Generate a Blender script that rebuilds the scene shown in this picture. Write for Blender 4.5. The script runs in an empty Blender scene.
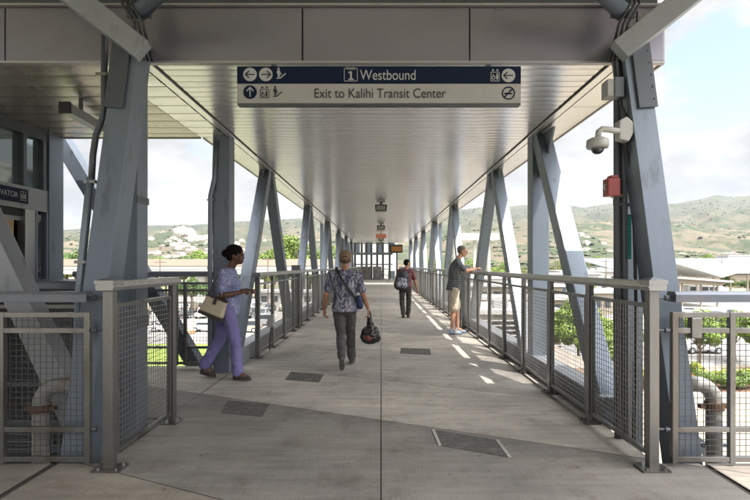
import bpy, bmesh, math, random
from mathutils import Vector, Matrix, noise
R = math.radians
rnd = random.Random(7)
sc = bpy.context.scene
COL = sc.collection
H = 1.45                                    # eye height above the walkway deck

def at(px, py, d):
    return Vector(((px - 381) * d / 500.0, d, H + (265.5 - py) * d / 500.0))

# ------------------------------------------------------------------ materials
def mat(name, color, rough=0.6, metal=0.0, var=0.15, scale=4.0, bump=0.0, bscale=40.0, spec=0.5,
        emis=None, stretch=(1, 1, 1), alpha=None, trans=0.0, dirt=None, coord='Object'):
    m = bpy.data.materials.new(name); m.use_nodes = True
    nt = m.node_tree; b = nt.nodes['Principled BSDF']; L = nt.links.new
    b.inputs['Roughness'].default_value = rough
    b.inputs['Metallic'].default_value = metal
    b.inputs['Specular IOR Level'].default_value = spec
    b.inputs['Base Color'].default_value = (*color, 1)
    tc = nt.nodes.new('ShaderNodeTexCoord'); mp = nt.nodes.new('ShaderNodeMapping')
    mp.inputs['Scale'].default_value = stretch
    L(tc.outputs[coord], mp.inputs['Vector'])
    if var > 0:
        n = nt.nodes.new('ShaderNodeTexNoise'); n.inputs['Scale'].default_value = scale
        n.inputs['Detail'].default_value = 8; n.inputs['Roughness'].default_value = 0.65
        L(mp.outputs[0], n.inputs['Vector'])
        cr = nt.nodes.new('ShaderNodeValToRGB')
        cr.color_ramp.elements[0].position = 0.3; cr.color_ramp.elements[1].position = 0.72
        cr.color_ramp.elements[0].color = (*[c * (1 - var) for c in color], 1)
        cr.color_ramp.elements[1].color = (*[min(1, c * (1 + var)) for c in color], 1)
        L(n.outputs['Fac'], cr.inputs[0])
        out = cr.outputs[0]
        if dirt:
            n2 = nt.nodes.new('ShaderNodeTexNoise'); n2.inputs['Scale'].default_value = dirt[1]
            n2.inputs['Detail'].default_value = 10
            L(mp.outputs[0], n2.inputs['Vector'])
            r2 = nt.nodes.new('ShaderNodeValToRGB')
            r2.color_ramp.elements[0].position = dirt[2]; r2.color_ramp.elements[1].position = dirt[3]
            L(n2.outputs['Fac'], r2.inputs[0])
            mx = nt.nodes.new('ShaderNodeMixRGB'); mx.inputs[2].default_value = (*dirt[0], 1)
            L(r2.outputs[0], mx.inputs[0]); L(out, mx.inputs[1]); out = mx.outputs[0]
        L(out, b.inputs['Base Color'])
        rr = nt.nodes.new('ShaderNodeMapRange')
        rr.inputs['To Min'].default_value = max(0.02, rough - 0.08); rr.inputs['To Max'].default_value = min(1, rough + 0.1)
        L(n.outputs['Fac'], rr.inputs['Value']); L(rr.outputs[0], b.inputs['Roughness'])
    if bump > 0:
        n3 = nt.nodes.new('ShaderNodeTexNoise'); n3.inputs['Scale'].default_value = bscale; n3.inputs['Detail'].default_value = 6
        L(mp.outputs[0], n3.inputs['Vector'])
        bp = nt.nodes.new('ShaderNodeBump'); bp.inputs['Strength'].default_value = bump; bp.inputs['Distance'].default_value = 0.01
        L(n3.outputs['Fac'], bp.inputs['Height']); L(bp.outputs[0], b.inputs['Normal'])
    if emis:
        b.inputs['Emission Color'].default_value = (*emis[0], 1); b.inputs['Emission Strength'].default_value = emis[1]
    if trans: b.inputs['Transmission Weight'].default_value = trans
    return m

M = {}
def steel(name, c, rough=0.38, var=0.08):
    return mat(name, c, rough, 0.35, var, 1.7, 0.08, 45, stretch=(1, 1, .35), dirt=((c[0]*.5, c[1]*.44, c[2]*.38), 9.0, 0.60, 0.80))
M['steel'] = steel('painted_steel_blue_grey', (0.155, 0.185, 0.23))
M['steel_light'] = steel('painted_steel_light', (0.25, 0.265, 0.285), 0.4)
M['steel_dark'] = steel('painted_steel_dark', (0.085, 0.095, 0.11), 0.45)
M['fascia'] = mat('fascia_metal', (0.22, 0.21, 0.25), 0.30, 0.5, 0.10, 0.8, 0.03, 6, stretch=(1, 1, 2), dirt=((0.2, 0.18, 0.2), 2.5, 0.56, 0.8))
M['flash'] = mat('roof_flashing', (0.36, 0.35, 0.37), 0.4, 0.4, 0.06)
M['dark'] = mat('dark_gap', (0.02, 0.02, 0.022), 0.7, 0, 0.1)
M['stainless'] = mat('brushed_stainless', (0.225, 0.222, 0.218), 0.28, 0.82, 0.16, 3, 0.06, 90, stretch=(1, 1, .25), dirt=((0.11, 0.085, 0.065), 4.0, 0.5, 0.8))
M['stainless_top'] = mat('handrail_stainless', (0.36, 0.36, 0.365), 0.28, 0.8, 0.05, 1)
M['wire'] = mat('woven_wire', (0.27, 0.262, 0.25), 0.38, 0.75, 0.1)
M['wire_dark'] = mat('dull_wire', (0.10, 0.098, 0.095), 0.5, 0.6, 0.1)
M['blue_top'] = mat('blue_grey_top_rail', (0.15, 0.165, 0.205), 0.33, 0.5, 0.08, 3, dirt=((0.2, 0.18, 0.17), 3.0, 0.55, 0.85))
M['conduit'] = mat('conduit', (0.09, 0.10, 0.115), 0.45, 0.2, 0.12)
M['conduit_b'] = mat('pale_blue_conduit', (0.20, 0.235, 0.28), 0.4, 0.35, 0.12)
M['cable'] = mat('black_cable', (0.015, 0.015, 0.017), 0.5, 0, 0)
M['white_pl'] = mat('white_plastic', (0.42, 0.42, 0.41), 0.4, 0, 0.04, dirt=((0.4, 0.37, 0.33), 20, 0.55, 0.9))
M['grey_pl'] = mat('grey_plastic', (0.33, 0.34, 0.34), 0.45, 0, 0.06)
M['red'] = mat('red_enamel', (0.24, 0.022, 0.02), 0.38, 0, 0.12, 9)
M['glass_dk'] = mat('tinted_glass', (0.03, 0.035, 0.04), 0.06, 0.0, 0, spec=0.9)
M['glass_pale'] = mat('pale_reflecting_glass', (0.34, 0.40, 0.42), 0.08, 0.85, 0)
M['bronze'] = mat('bronze_door', (0.30, 0.215, 0.13), 0.33, 0.8, 0.1, 2, stretch=(1, 1, .2))
M['navy'] = mat('sign_navy', (0.006, 0.012, 0.034), 0.55, 0, 0.05, spec=.15)
M['sign_grey'] = mat('sign_pale_grey', (0.36, 0.355, 0.335), 0.45, 0, 0.06)
M['ink'] = mat('sign_ink', (0.012, 0.014, 0.022), 0.5, 0, 0)
M['sign_white'] = mat('sign_white_ink', (0.42, 0.43, 0.43), 0.5, 0, 0)
M['pipe'] = mat('drain_pipe_grey', (0.24, 0.235, 0.23), 0.5, 0.1, 0.12, 6, 0.1, 50, dirt=((0.22, 0.13, 0.08), 7, 0.55, 0.75))
M['rust'] = mat('rusty_clamp', (0.10, 0.055, 0.035), 0.75, 0.1, 0.35, 25)
M['patch'] = mat('rough_patch', (0.105, 0.10, 0.095), 0.85, 0, 0.4, 22, 0.6, 90, dirt=((0.22, 0.205, 0.19), 7, 0.56, 0.8))
M['chalk'] = mat('pale_mortar_edge', (0.42, 0.40, 0.37), 0.8, 0, 0.25, 30)
M['ochre'] = mat('oxide_pipe_label', (0.02, 0.32, 0.22), 0.5, 0, 0.05)

def concrete(name, c):
    m = mat(name, c, 0.62, 0, 0.0, spec=0.45)
    nt = m.node_tree; b = nt.nodes['Principled BSDF']; L = nt.links.new; N = nt.nodes.new
    tc = N('ShaderNodeTexCoord')
    def nz(scale, det, st=(1, 1, 1), rough=0.6):
        mp = N('ShaderNodeMapping'); mp.inputs['Scale'].default_value = st; L(tc.outputs['Object'], mp.inputs[0])
        n = N('ShaderNodeTexNoise'); n.inputs['Scale'].default_value = scale; n.inputs['Detail'].default_value = det
        n.inputs['Roughness'].default_value = rough; L(mp.outputs[0], n.inputs[0]); return n.outputs['Fac']
    def ramp(v, a, bb, ca, cb):
        r = N('ShaderNodeValToRGB'); r.color_ramp.elements[0].position = a; r.color_ramp.elements[1].position = bb
        r.color_ramp.elements[0].color = ca; r.color_ramp.elements[1].color = cb; L(v, r.inputs[0]); return r.outputs[0]
    def mul(a, bb):
        x = N('ShaderNodeMixRGB'); x.blend_type = 'MULTIPLY'; x.inputs[0].default_value = 1; L(a, x.inputs[1]); L(bb, x.inputs[2]); return x.outputs[0]
    base = ramp(nz(0.9, 8), 0.3, 0.72, (c[0]*.72, c[1]*.72, c[2]*.73, 1), (c[0]*1.25, c[1]*1.24, c[2]*1.20, 1))
    broom = ramp(nz(1.0, 5, (70, 2.2, 1)), 0.3, 0.75, (.84, .84, .84, 1), (1, 1, 1, 1))
    streak = ramp(nz(1.0, 8, (1.3, 9, 1), .7), 0.36, 0.60, (.75, .745, .74, 1), (1, 1, 1, 1))
    grain = ramp(nz(90, 4), 0.35, 0.6, (.82, .82, .82, 1), (1, 1, 1, 1))
    stain = ramp(nz(2.0, 12, (1, 1, 1), 0.75), 0.52, 0.68, (1, 1, 1, 1), (.66, .62, .58, 1))
    spot = ramp(nz(14, 3), 0.66, 0.72, (1, 1, 1, 1), (.55, .53, .5, 1))
    L(mul(mul(mul(mul(mul(base, broom), streak), grain), stain), spot), b.inputs['Base Color'])
    bp = N('ShaderNodeBump'); bp.inputs['Strength'].default_value = 0.35; bp.inputs['Distance'].default_value = 0.004
    L(nz(1.0, 5, (90, 6, 1)), bp.inputs['Height']); L(bp.outputs[0], b.inputs['Normal'])
    return m
M['conc_dark'] = concrete('broomed_concrete_dark', (0.305, 0.285, 0.265))
M['conc_mid'] = concrete('broomed_concrete_mid', (0.475, 0.447, 0.415))
M['conc_warm'] = concrete('broomed_concrete_warm', (0.59, 0.55, 0.495))
M['conc_brown'] = concrete('broomed_concrete_brown', (0.36, 0.325, 0.285))
M['conc_wall'] = mat('cast_concrete', (0.40, 0.385, 0.36), 0.8, 0, 0.12, 1.2, 0.15, 20, dirt=((0.2, 0.18, 0.16), 0.8, 0.55, 0.8))
# ceiling slats: satin aluminium with fine cross ribs
def slat_mat(name, c, metal, rough):
    m = mat(name, c, rough, metal, 0.05, 0.7, 0)
    nt = m.node_tree; b = nt.nodes['Principled BSDF']; L = nt.links.new; N = nt.nodes.new
    tc = N('ShaderNodeTexCoord'); w = N('ShaderNodeTexWave'); w.wave_type = 'BANDS'; w.bands_direction = 'Y'
    w.inputs['Scale'].default_value = 18; w.inputs['Distortion'].default_value = 0.0; L(tc.outputs['Object'], w.inputs[0])
    bp = N('ShaderNodeBump'); bp.inputs['Strength'].default_value = 0.22; bp.inputs['Distance'].default_value = 0.004
    L(w.outputs['Fac'], bp.inputs['Height']); L(bp.outputs[0], b.inputs['Normal'])
    return m
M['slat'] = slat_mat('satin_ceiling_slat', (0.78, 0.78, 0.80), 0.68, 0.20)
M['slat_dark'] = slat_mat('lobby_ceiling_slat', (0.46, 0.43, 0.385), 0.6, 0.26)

# ------------------------------------------------------------------ mesh helpers
class MB:
    def __init__(s): s.v = []; s.f = []; s.mi = []
    def add(s, vs, fs, mi=0):
        o = len(s.v); s.v += [Vector(v) for v in vs]
        s.f += [tuple(i + o for i in f) for f in fs]; s.mi += [mi] * len(fs)
    def box(s, x0, x1, y0, y1, z0, z1, mi=0):
        s.add([(x0,y0,z0),(x1,y0,z0),(x1,y1,z0),(x0,y1,z0),(x0,y0,z1),(x1,y0,z1),(x1,y1,z1),(x0,y1,z1)],
              [(0,3,2,1),(4,5,6,7),(0,1,5,4),(1,2,6,5),(2,3,7,6),(3,0,4,7)], mi)
    def bar(s, a, b, w, h, up=(0,0,1), mi=0):
        """box section from a to b; w across, h along 'up' projected"""
        a = Vector(a); b = Vector(b); t = (b - a).normalized(); u = Vector(up)
        u = (u - t * u.dot(t)).normalized(); r = t.cross(u)
        vs = []
        for p in (a, b):
            for sx, sy in ((-1,-1),(1,-1),(1,1),(-1,1)): vs.append(p + r * (w/2*sx) + u * (h/2*sy))
        s.add(vs, [(0,1,2,3),(7,6,5,4),(0,4,5,1),(1,5,6,2),(2,6,7,3),(3,7,4,0)], mi)
    def tube(s, pts, r, n=10, mi=0, caps=True):
        pts = [Vector(p) for p in pts]; rr = r if isinstance(r, (list, tuple)) else [r] * len(pts)
        vs = []; prev = None
        for i, p in enumerate(pts):
            t = (pts[min(i+1, len(pts)-1)] - pts[max(i-1, 0)]).normalized()
            if prev is None:
                u = Vector((0,0,1)) if abs(t.z) < .9 else Vector((1,0,0))
            else: u = prev
            u = (u - t * u.dot(t)).normalized(); prev = u; w = t.cross(u)
            for k in range(n):
                a = 2*math.pi*k/n; vs.append(p + (u*math.cos(a) + w*math.sin(a)) * rr[i])
        fs = []
        for i in range(len(pts)-1):
            for k in range(n):
                fs.append((i*n+k, i*n+(k+1)%n, (i+1)*n+(k+1)%n, (i+1)*n+k))
        if caps: fs += [tuple(range(n))[::-1], tuple(range((len(pts)-1)*n, len(pts)*n))]
        s.add(vs, fs, mi)
    def ell(s, c, r, n=14, m=10, rot=None, mi=0):
        c = Vector(c); vs = []; r = (r, r, r) if not isinstance(r, (tuple, list)) else r
        for j in range(1, m):
            th = math.pi*j/m
            for i in range(n):
                ph = 2*math.pi*i/n
                v = Vector((r[0]*math.sin(th)*math.cos(ph), r[1]*math.sin(th)*math.sin(ph), r[2]*math.cos(th)))
                vs.append(v)
        vs += [Vector((0,0,r[2])), Vector((0,0,-r[2]))]
        if rot: vs = [rot @ v for v in vs]
        vs = [v + c for v in vs]; T = len(vs)-2; B = len(vs)-1; fs = []
        for j in range(m-2):
            for i in range(n):
                fs.append((j*n+i, (j+1)*n+i, (j+1)*n+(i+1)%n, j*n+(i+1)%n))
        for i in range(n):
            fs.append((T, i, (i+1)%n)); fs.append((B, (m-2)*n+(i+1)%n, (m-2)*n+i))
        s.add(vs, fs, mi)
    def prism(s, poly, y0, y1, mi=0, axis='Y'):
        """poly in (x,z) extruded along y (or (y,z) along x, or (x,y) along z)"""
        def mk(p, q):
            return (p[0], q, p[1]) if axis == 'Y' else ((q, p[0], p[1]) if axis == 'X' else (p[0], p[1], q))
        n = len(poly); vs = [mk(p, y0) for p in poly] + [mk(p, y1) for p in poly]
        fs = [tuple(range(n)), tuple(range(2*n-1, n-1, -1))]
        for i in range(n): fs.append((i, i+n, (i+1)%n+n, (i+1)%n))
        s.add(vs, fs, mi)
    def build(s, name, m, parent=None, bevel=0.0, smooth=False, fix=True):
        me = bpy.data.meshes.new(name)
        me.from_pydata([tuple(v) for v in s.v], [], s.f)
        ms = m if isinstance(m, (list, tuple)) else [m]
        for x in ms: me.materials.append(M[x] if isinstance(x, str) else x)
        for p, i in zip(me.polygons, s.mi):
            p.material_index = i; p.use_smooth = smooth
        if fix or bevel > 0:
            bm = bmesh.new(); bm.from_mesh(me)
            bmesh.ops.recalc_face_normals(bm, faces=bm.faces)
            if bevel > 0:
                es = [e for e in bm.edges if len(e.link_faces) == 2 and e.calc_face_angle(0) > 0.5]
                bmesh.ops.bevel(bm, geom=es, offset=bevel, segments=2, affect='EDGES', profile=0.6, clamp_overlap=True)
            bm.to_mesh(me); bm.free()
        o = bpy.data.objects.new(name, me); COL.objects.link(o)
        if parent is not None: o.parent = parent
        return o

def tag(o, label=None, cat=None, group=None, kind=None):
    if label: o['label'] = label
    if cat: o['category'] = cat
    if group: o['group'] = group
    if kind: o['kind'] = kind
    return o
def thing(name, label, cat, loc=(0,0,0), rz=0.0, group=None):
    o = bpy.data.objects.new(name, None); COL.objects.link(o)
    o.location = loc; o.rotation_euler = (0,0,rz); o.empty_display_size = 0.2
    return tag(o, label, cat, group)
def copy_tree(o, parent=None):
    c = o.copy(); COL.objects.link(c)
    if parent is not None: c.parent = parent
    for ch in list(KIDS.get(o.name, [])) or [x for x in o.children]: copy_tree(ch, c)
    return c
KIDS = {}
ORD = ['first','second','third','fourth','fifth','sixth','seventh','eighth','ninth','tenth','eleventh','twelfth','thirteenth','fourteenth','fifteenth','sixteenth']

# ------------------------------------------------------------------ camera, world, sun
cam = bpy.data.cameras.new('camera'); co = bpy.data.objects.new('camera', cam); COL.objects.link(co)
co.location = (0, 0, H); co.rotation_euler = (R(90), 0, 0)
cam.lens = 24; cam.sensor_width = 36; cam.shift_x = -6/750; cam.shift_y = 15.5/750
cam.clip_start = 0.05; cam.clip_end = 12000
sc.camera = co
SUN = Vector((0.36, -0.35, 1.0)).normalized()
sl = bpy.data.lights.new('sun', 'SUN'); so = bpy.data.objects.new('sun', sl); COL.objects.link(so)
sl.energy = 3.4; sl.angle = R(0.5); sl.color = (1.0, 0.95, 0.87)
so.rotation_euler = (-SUN).to_track_quat('-Z', 'Y').to_euler()
w = bpy.data.worlds.new('World'); sc.world = w; w.use_nodes = True
nt = w.node_tree; bg = nt.nodes['Background']; L = nt.links.new; N = nt.nodes.new
sky = N('ShaderNodeTexSky'); sky.sky_type = 'NISHITA'; sky.sun_disc = False
sky.sun_elevation = math.asin(SUN.z); sky.sun_rotation = math.atan2(SUN.x, SUN.y)
tc = N('ShaderNodeTexCoord')
def wnoise(scale, det, st, loc=(0,0,0), rough=.55):
    mp = N('ShaderNodeMapping'); mp.inputs['Scale'].default_value = st; mp.inputs['Location'].default_value = loc
    L(tc.outputs['Generated'], mp.inputs[0])
    n = N('ShaderNodeTexNoise'); n.inputs['Scale'].default_value = scale; n.inputs['Detail'].default_value = det
    n.inputs['Roughness'].default_value = rough; L(mp.outputs[0], n.inputs[0]); return n.outputs['Fac']
def wramp(v, a, b, ca, cb):
    r = N('ShaderNodeValToRGB'); r.color_ramp.elements[0].position = a; r.color_ramp.elements[1].position = b
    r.color_ramp.elements[0].color = ca; r.color_ramp.elements[1].color = cb; L(v, r.inputs[0]); return r.outputs[0]
CLOUD = 2.15
mask = wramp(wnoise(2.6, 9, (1, 1, 2.2), (1.32, 0.1, 0.35)), 0.22, 0.36, (0,0,0,1), (1,1,1,1))
cl = wramp(wnoise(4.2, 10, (1, 1, 2.3), (4.0, 2.0, 1.0), .62), 0.36, 0.60, (0.60, 0.61, 0.63, 1), (1.04, 1.02, 0.99, 1))
sca = N('ShaderNodeMixRGB'); sca.blend_type = 'MULTIPLY'; sca.inputs[0].default_value = 1
sca.inputs[2].default_value = (CLOUD, CLOUD, CLOUD, 1); L(cl, sca.inputs[1])
gapd = N('ShaderNodeVectorMath'); gapd.operation = 'DISTANCE'; L(tc.outputs['Generated'], gapd.inputs[0]); gapd.inputs[1].default_value = tuple(Vector((.70, 1, .40)).normalized())
gn = N('ShaderNodeMath'); gn.operation = 'MULTIPLY_ADD'; L(wnoise(9, 7, (1, 1, 2.4), (3, 1, 2)), gn.inputs[0]); gn.inputs[1].default_value = -.34; L(gapd.outputs['Value'], gn.inputs[2])
gap = wramp(gn.outputs[0], 0.0, 0.0, (0,0,0,1), (1,1,1,1)); gap.node.color_ramp.elements[0].position = -0.0; gap.node.color_ramp.elements[1].position = 0.05
gg = N('ShaderNodeMath'); gg.operation = 'ADD'; L(gn.outputs[0], gg.inputs[0]); gg.inputs[1].default_value = .10
L(gg.outputs[0], gap.node.inputs[0])
gmx = N('ShaderNodeMath'); gmx.operation = 'MINIMUM'; L(mask, gmx.inputs[0]); L(gap, gmx.inputs[1]); mask = gmx.outputs[0]
mx = N('ShaderNodeMixRGB'); L(mask, mx.inputs[0]); L(sca.outputs[0], mx.inputs[2])
skm = N('ShaderNodeMixRGB'); skm.inputs[0].default_value = 0.55; L(sky.outputs[0], skm.inputs[1]); skm.inputs[2].default_value = (CLOUD*.60, CLOUD*.70, CLOUD*.88, 1)
L(skm.outputs[0], mx.inputs[1])
# clouds are brighter towards the sun side of the sky
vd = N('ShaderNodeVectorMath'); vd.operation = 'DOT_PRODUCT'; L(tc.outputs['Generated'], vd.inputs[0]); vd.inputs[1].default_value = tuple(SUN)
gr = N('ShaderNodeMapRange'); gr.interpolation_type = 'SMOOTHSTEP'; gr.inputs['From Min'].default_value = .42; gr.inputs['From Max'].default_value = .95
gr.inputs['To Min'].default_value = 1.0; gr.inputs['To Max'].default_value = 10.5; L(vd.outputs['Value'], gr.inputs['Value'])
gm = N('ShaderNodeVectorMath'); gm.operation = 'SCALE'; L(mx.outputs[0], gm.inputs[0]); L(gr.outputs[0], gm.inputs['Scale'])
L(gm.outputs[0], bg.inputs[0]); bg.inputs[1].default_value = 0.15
sc.view_settings.view_transform = 'Standard'; sc.view_settings.look = 'None'
sc.view_settings.exposure = 1.5; sc.view_settings.gamma = 1
sc.render.engine = 'CYCLES'
sc.cycles.max_bounces = 10; sc.cycles.diffuse_bounces = 5; sc.cycles.glossy_bounces = 4
sc.cycles.transparent_max_bounces = 8; sc.cycles.volume_bounces = 0
sc.cycles.sample_clamp_indirect = 6; sc.cycles.caustics_reflective = False; sc.cycles.caustics_refractive = False
sc.cycles.use_denoising = True

#==SETTING==
# ------------------------------------------------------------------ deck
CEIL = 3.2
SK = -0.47                                   # the joints run askew: t = y - SK*x
ts = [-6.0, 0.6, 2.63, 4.69, 6.33, 8.6, 10.9, 13.4, 16.2, 19.5, 23, 27, 31, 36, 41, 47, 56.0]
tone = [0, 3, 0, 2, 1, 2, 1, 2, 2, 1, 2, 2, 1, 2, 2, 2]
tone[0] = 0; tone[1] = 3; tone[2] = 0
def clip(poly, a, b, c):                     # keep a*x+b*y+c >= 0
    out = []
    for i in range(len(poly)):
        p, q = poly[i], poly[(i+1) % len(poly)]
        fp = a*p[0]+b*p[1]+c; fq = a*q[0]+b*q[1]+c
        if fp >= 0: out.append(p)
        if (fp >= 0) != (fq >= 0):
            t = fp/(fp-fq); out.append((p[0]+t*(q[0]-p[0]), p[1]+t*(q[1]-p[1])))
    return out
slab = MB()
regions = [(-9.0, -2.41, -6.0, 3.66), (-2.36, 2.33, -6.0, 3.66), (2.38, 9.0, -6.0, 3.66),
           (-2.02, 2.02, 3.66, 55.9), (-4.8, -2.045, 4.75, 7.22)]
for ri, (x0, x1, y0, y1) in enumerate(regions):
    cuts = [(x0, -0.004), (0.004, x1)] if x0 < 0 < x1 else [(x0, x1)]
    for (a, b) in cuts:
        rect = [(a, y0), (b, y0), (b, y1), (a, y1)]
        for i in range(len(ts)-1):
            sk = SK
            p = clip(rect, -sk, 1, -(ts[i] + 0.004)); p = clip(p, sk, -1, (ts[i+1] - 0.004)) if len(p) > 2 else p
            if len(p) < 3: continue
            mi = tone[i]
            if ri in (0, 2): mi = 3
            n = len(p)
            slab.add([(x, y, 0.0) for x, y in p], [tuple(range(n))], mi)
tag(slab.build('floor', ['conc_dark', 'conc_mid', 'conc_warm', 'conc_brown']), kind='structure')
sub = MB()
sub.box(-9, 9, -6, 3.655, -0.5, -0.012); sub.box(-2.015, 2.015, 3.655, 55.9, -0.45, -0.012)
sub.box(-4.8, -2.05, 4.76, 7.215, -.45, -0.012)
o = tag(sub.build('floor_slab_body', mat('joint_sealant', (0.07, 0.062, 0.055), 0.9, 0, 0.3, 20)), kind='structure')
# patched rectangles in the deck
def sheet(name, pts, z, th, m, label, cat, group=None):
    b = MB(); n = len(pts)
    b.prism([(p[0], p[1]) for p in pts], 0.001, z, axis='Z')
    return tag(b.build(name, m), label, cat, group)
def gp(px, py): d = 500*H/(py-265.5); return ((px-381)*d/500, d)
pq = [gp(433,430), gp(497,440.5), gp(510,458), gp(440,446)]
sheet('floor_patch', pq, 0.004, 0, 'patch', 'largest dark rough patch in the deck, with pale edges, right of the centre joint', 'floor patch', 'dark patches in the deck')
for k, (a, b) in enumerate(((pq[0], pq[3]), (pq[1], pq[2]))):
    e = MB(); e.bar((a[0], a[1], .005), (b[0], b[1], .005), .025, .006)
    tag(e.build('mortar_edge', 'chalk'), ['pale mortar line along the left side of the largest deck patch', 'pale mortar line along the right side of the largest deck patch'][k], 'mortar line', 'pale edges of the large patch')
for pts, lab in (([(228,401),(270,404),(262,417),(221,413)], 'dark rough deck patch nearest the left railing opening'),
                 ([(291,372),(324,374.5),(319,382.5),(285,380)], 'dark rough deck patch between the woman and the man in the cap'),
                 ([(401,348),(430,349),(431,355),(400,353.6)], 'faint dark deck patch ahead of the man with the backpack')):
    sheet('floor_patch', [gp(*p) for p in pts], 0.004, 0, 'patch', lab, 'floor patch', 'dark patches in the deck')
# drain groove beside the lobby opening and small debris
e = MB()
e.box(-2.044, -2.021, 4.76, 7.2, -0.03, -0.003)
tag(e.build('floor_channel', 'conc_dark'), kind='structure')

# ------------------------------------------------------------------ roof
roof = thing('walkway_roof', 'long flat walkway roof with pale slatted metal ceiling above the people', 'roof')
def slats(x0, x1, y0, y1, z, pitch, groove=0.012, sag=0.003):
    b = MB(); y = y0
    while y < y1 - 0.01:
        ye = min(y + pitch, y1); ya = y + groove/2; yb = ye - groove/2; n = 6
        prof = [(ya, z+0.03), (ya, z+0.004)]
        for i in range(n+1):
            t = i/n; prof.append((ya + (yb-ya)*t, z - sag*4*t*(1-t)))
        prof += [(yb, z+0.004), (yb, z+0.03)]
        m = len(prof); vs = [(x0, p[0], p[1]) for p in prof] + [(x1, p[0], p[1]) for p in prof]
        b.add(vs, [(i, i+1, i+1+m, i+m) for i in range(m-1)])
        y = ye
    return b
YF, YE = 4.32, 38.0
slats(-1.955, 1.955, YF, YE, CEIL, 0.145, .008, .0032).build('ceiling_panel', 'slat', roof, fix=False)
for s in (-1, 1):
    ya_ = 6.84 if s < 0 else YF
    slats(min(s*2.10, s*2.43), max(s*2.10, s*2.43), ya_, YE, CEIL+.002, 1.2, 0.01, 0.0).build('soffit_panel', 'slat', roof, fix=False)
    if s < 0: slats(-2.465, -2.10, YF, 6.84, CEIL+.002, .29, 0.016, 0.006).build('soffit_panel', 'slat', roof, fix=False)
    b = MB(); b.box(min(s*1.985, s*2.07), max(s*1.985, s*2.07), YF, YE, CEIL-0.014, CEIL+.03)
    b.build('ceiling_trim', 'slat', roof, bevel=.004)
    b = MB(); b.box(min(s*2.432, s*2.45), max(s*2.432, s*2.45), 6.875 if s < 0 else YF, YE, CEIL-.01, CEIL+.45)
    b.build('edge_fascia', 'flash', roof)
b = MB(); b.box(-2.43, 2.43, YF+.02, YE, CEIL+.035, CEIL+.44); b.build('roof_core', 'dark', roof)
b = MB(); b.box(-2.43, 2.43, YE+.001, YE+.03, CEIL-.01, CEIL+.45); b.build('end_fascia', 'flash', roof)
lob = thing('lobby_roof', 'dark slatted lobby ceiling in front of the elevator on the left', 'roof')
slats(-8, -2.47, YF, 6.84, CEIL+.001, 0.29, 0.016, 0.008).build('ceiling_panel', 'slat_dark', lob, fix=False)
b = MB(); b.box(-8, -2.47, YF+.02, 6.84, CEIL+.035, CEIL+.44); b.build('roof_core', 'dark', lob)
b = MB(); b.box(-8, -2.47, 6.845, 6.87, CEIL-.012, CEIL+.45); b.build('back_fascia', 'flash', lob)
# fascia
fas = thing('roof_fascia', 'wide grey panelled metal fascia across the top above the hanging sign', 'fascia')
xj = [-8, -3.21, -2.098 + 0.0, -0.671, 0.757, 2.185, 2.42]
for i in range(len(xj)-1):
    b = MB(); b.box(xj[i]+.006, xj[i+1]-.006, 4.27, 4.31, CEIL+.0, CEIL+.452)
    b.build('fascia_panel', 'fascia', fas, bevel=.004)
b = MB(); b.box(-8, 2.41, 4.312, 4.33, CEIL-.0, CEIL+.45); b.build('backing', 'dark', fas)
b = MB(); b.box(-8, 2.44, 4.235, 4.34, CEIL+.458, CEIL+.475); b.build('drip_flashing', 'flash', fas)
b = MB(); b.box(-8, 2.40, 4.34, 4.5, CEIL+.476, CEIL+.72); b.build('upstand', 'steel_dark', fas)
b = MB(); b.box(-8, 2.42, 4.262, 4.318, CEIL-.022, CEIL-.004); b.build('bottom_trim', 'flash', fas)
can = thing('station_canopy', 'wide metal station canopy over the near end of the walkway', 'canopy')
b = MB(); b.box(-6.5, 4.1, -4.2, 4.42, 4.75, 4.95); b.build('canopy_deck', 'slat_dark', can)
for x in (-6.2, 3.9):
    b = MB(); b.bar((x, -3, -0.5), (x, -3, 4.74), .3, .3, (0,1,0)); b.build('post', 'steel', can)

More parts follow.
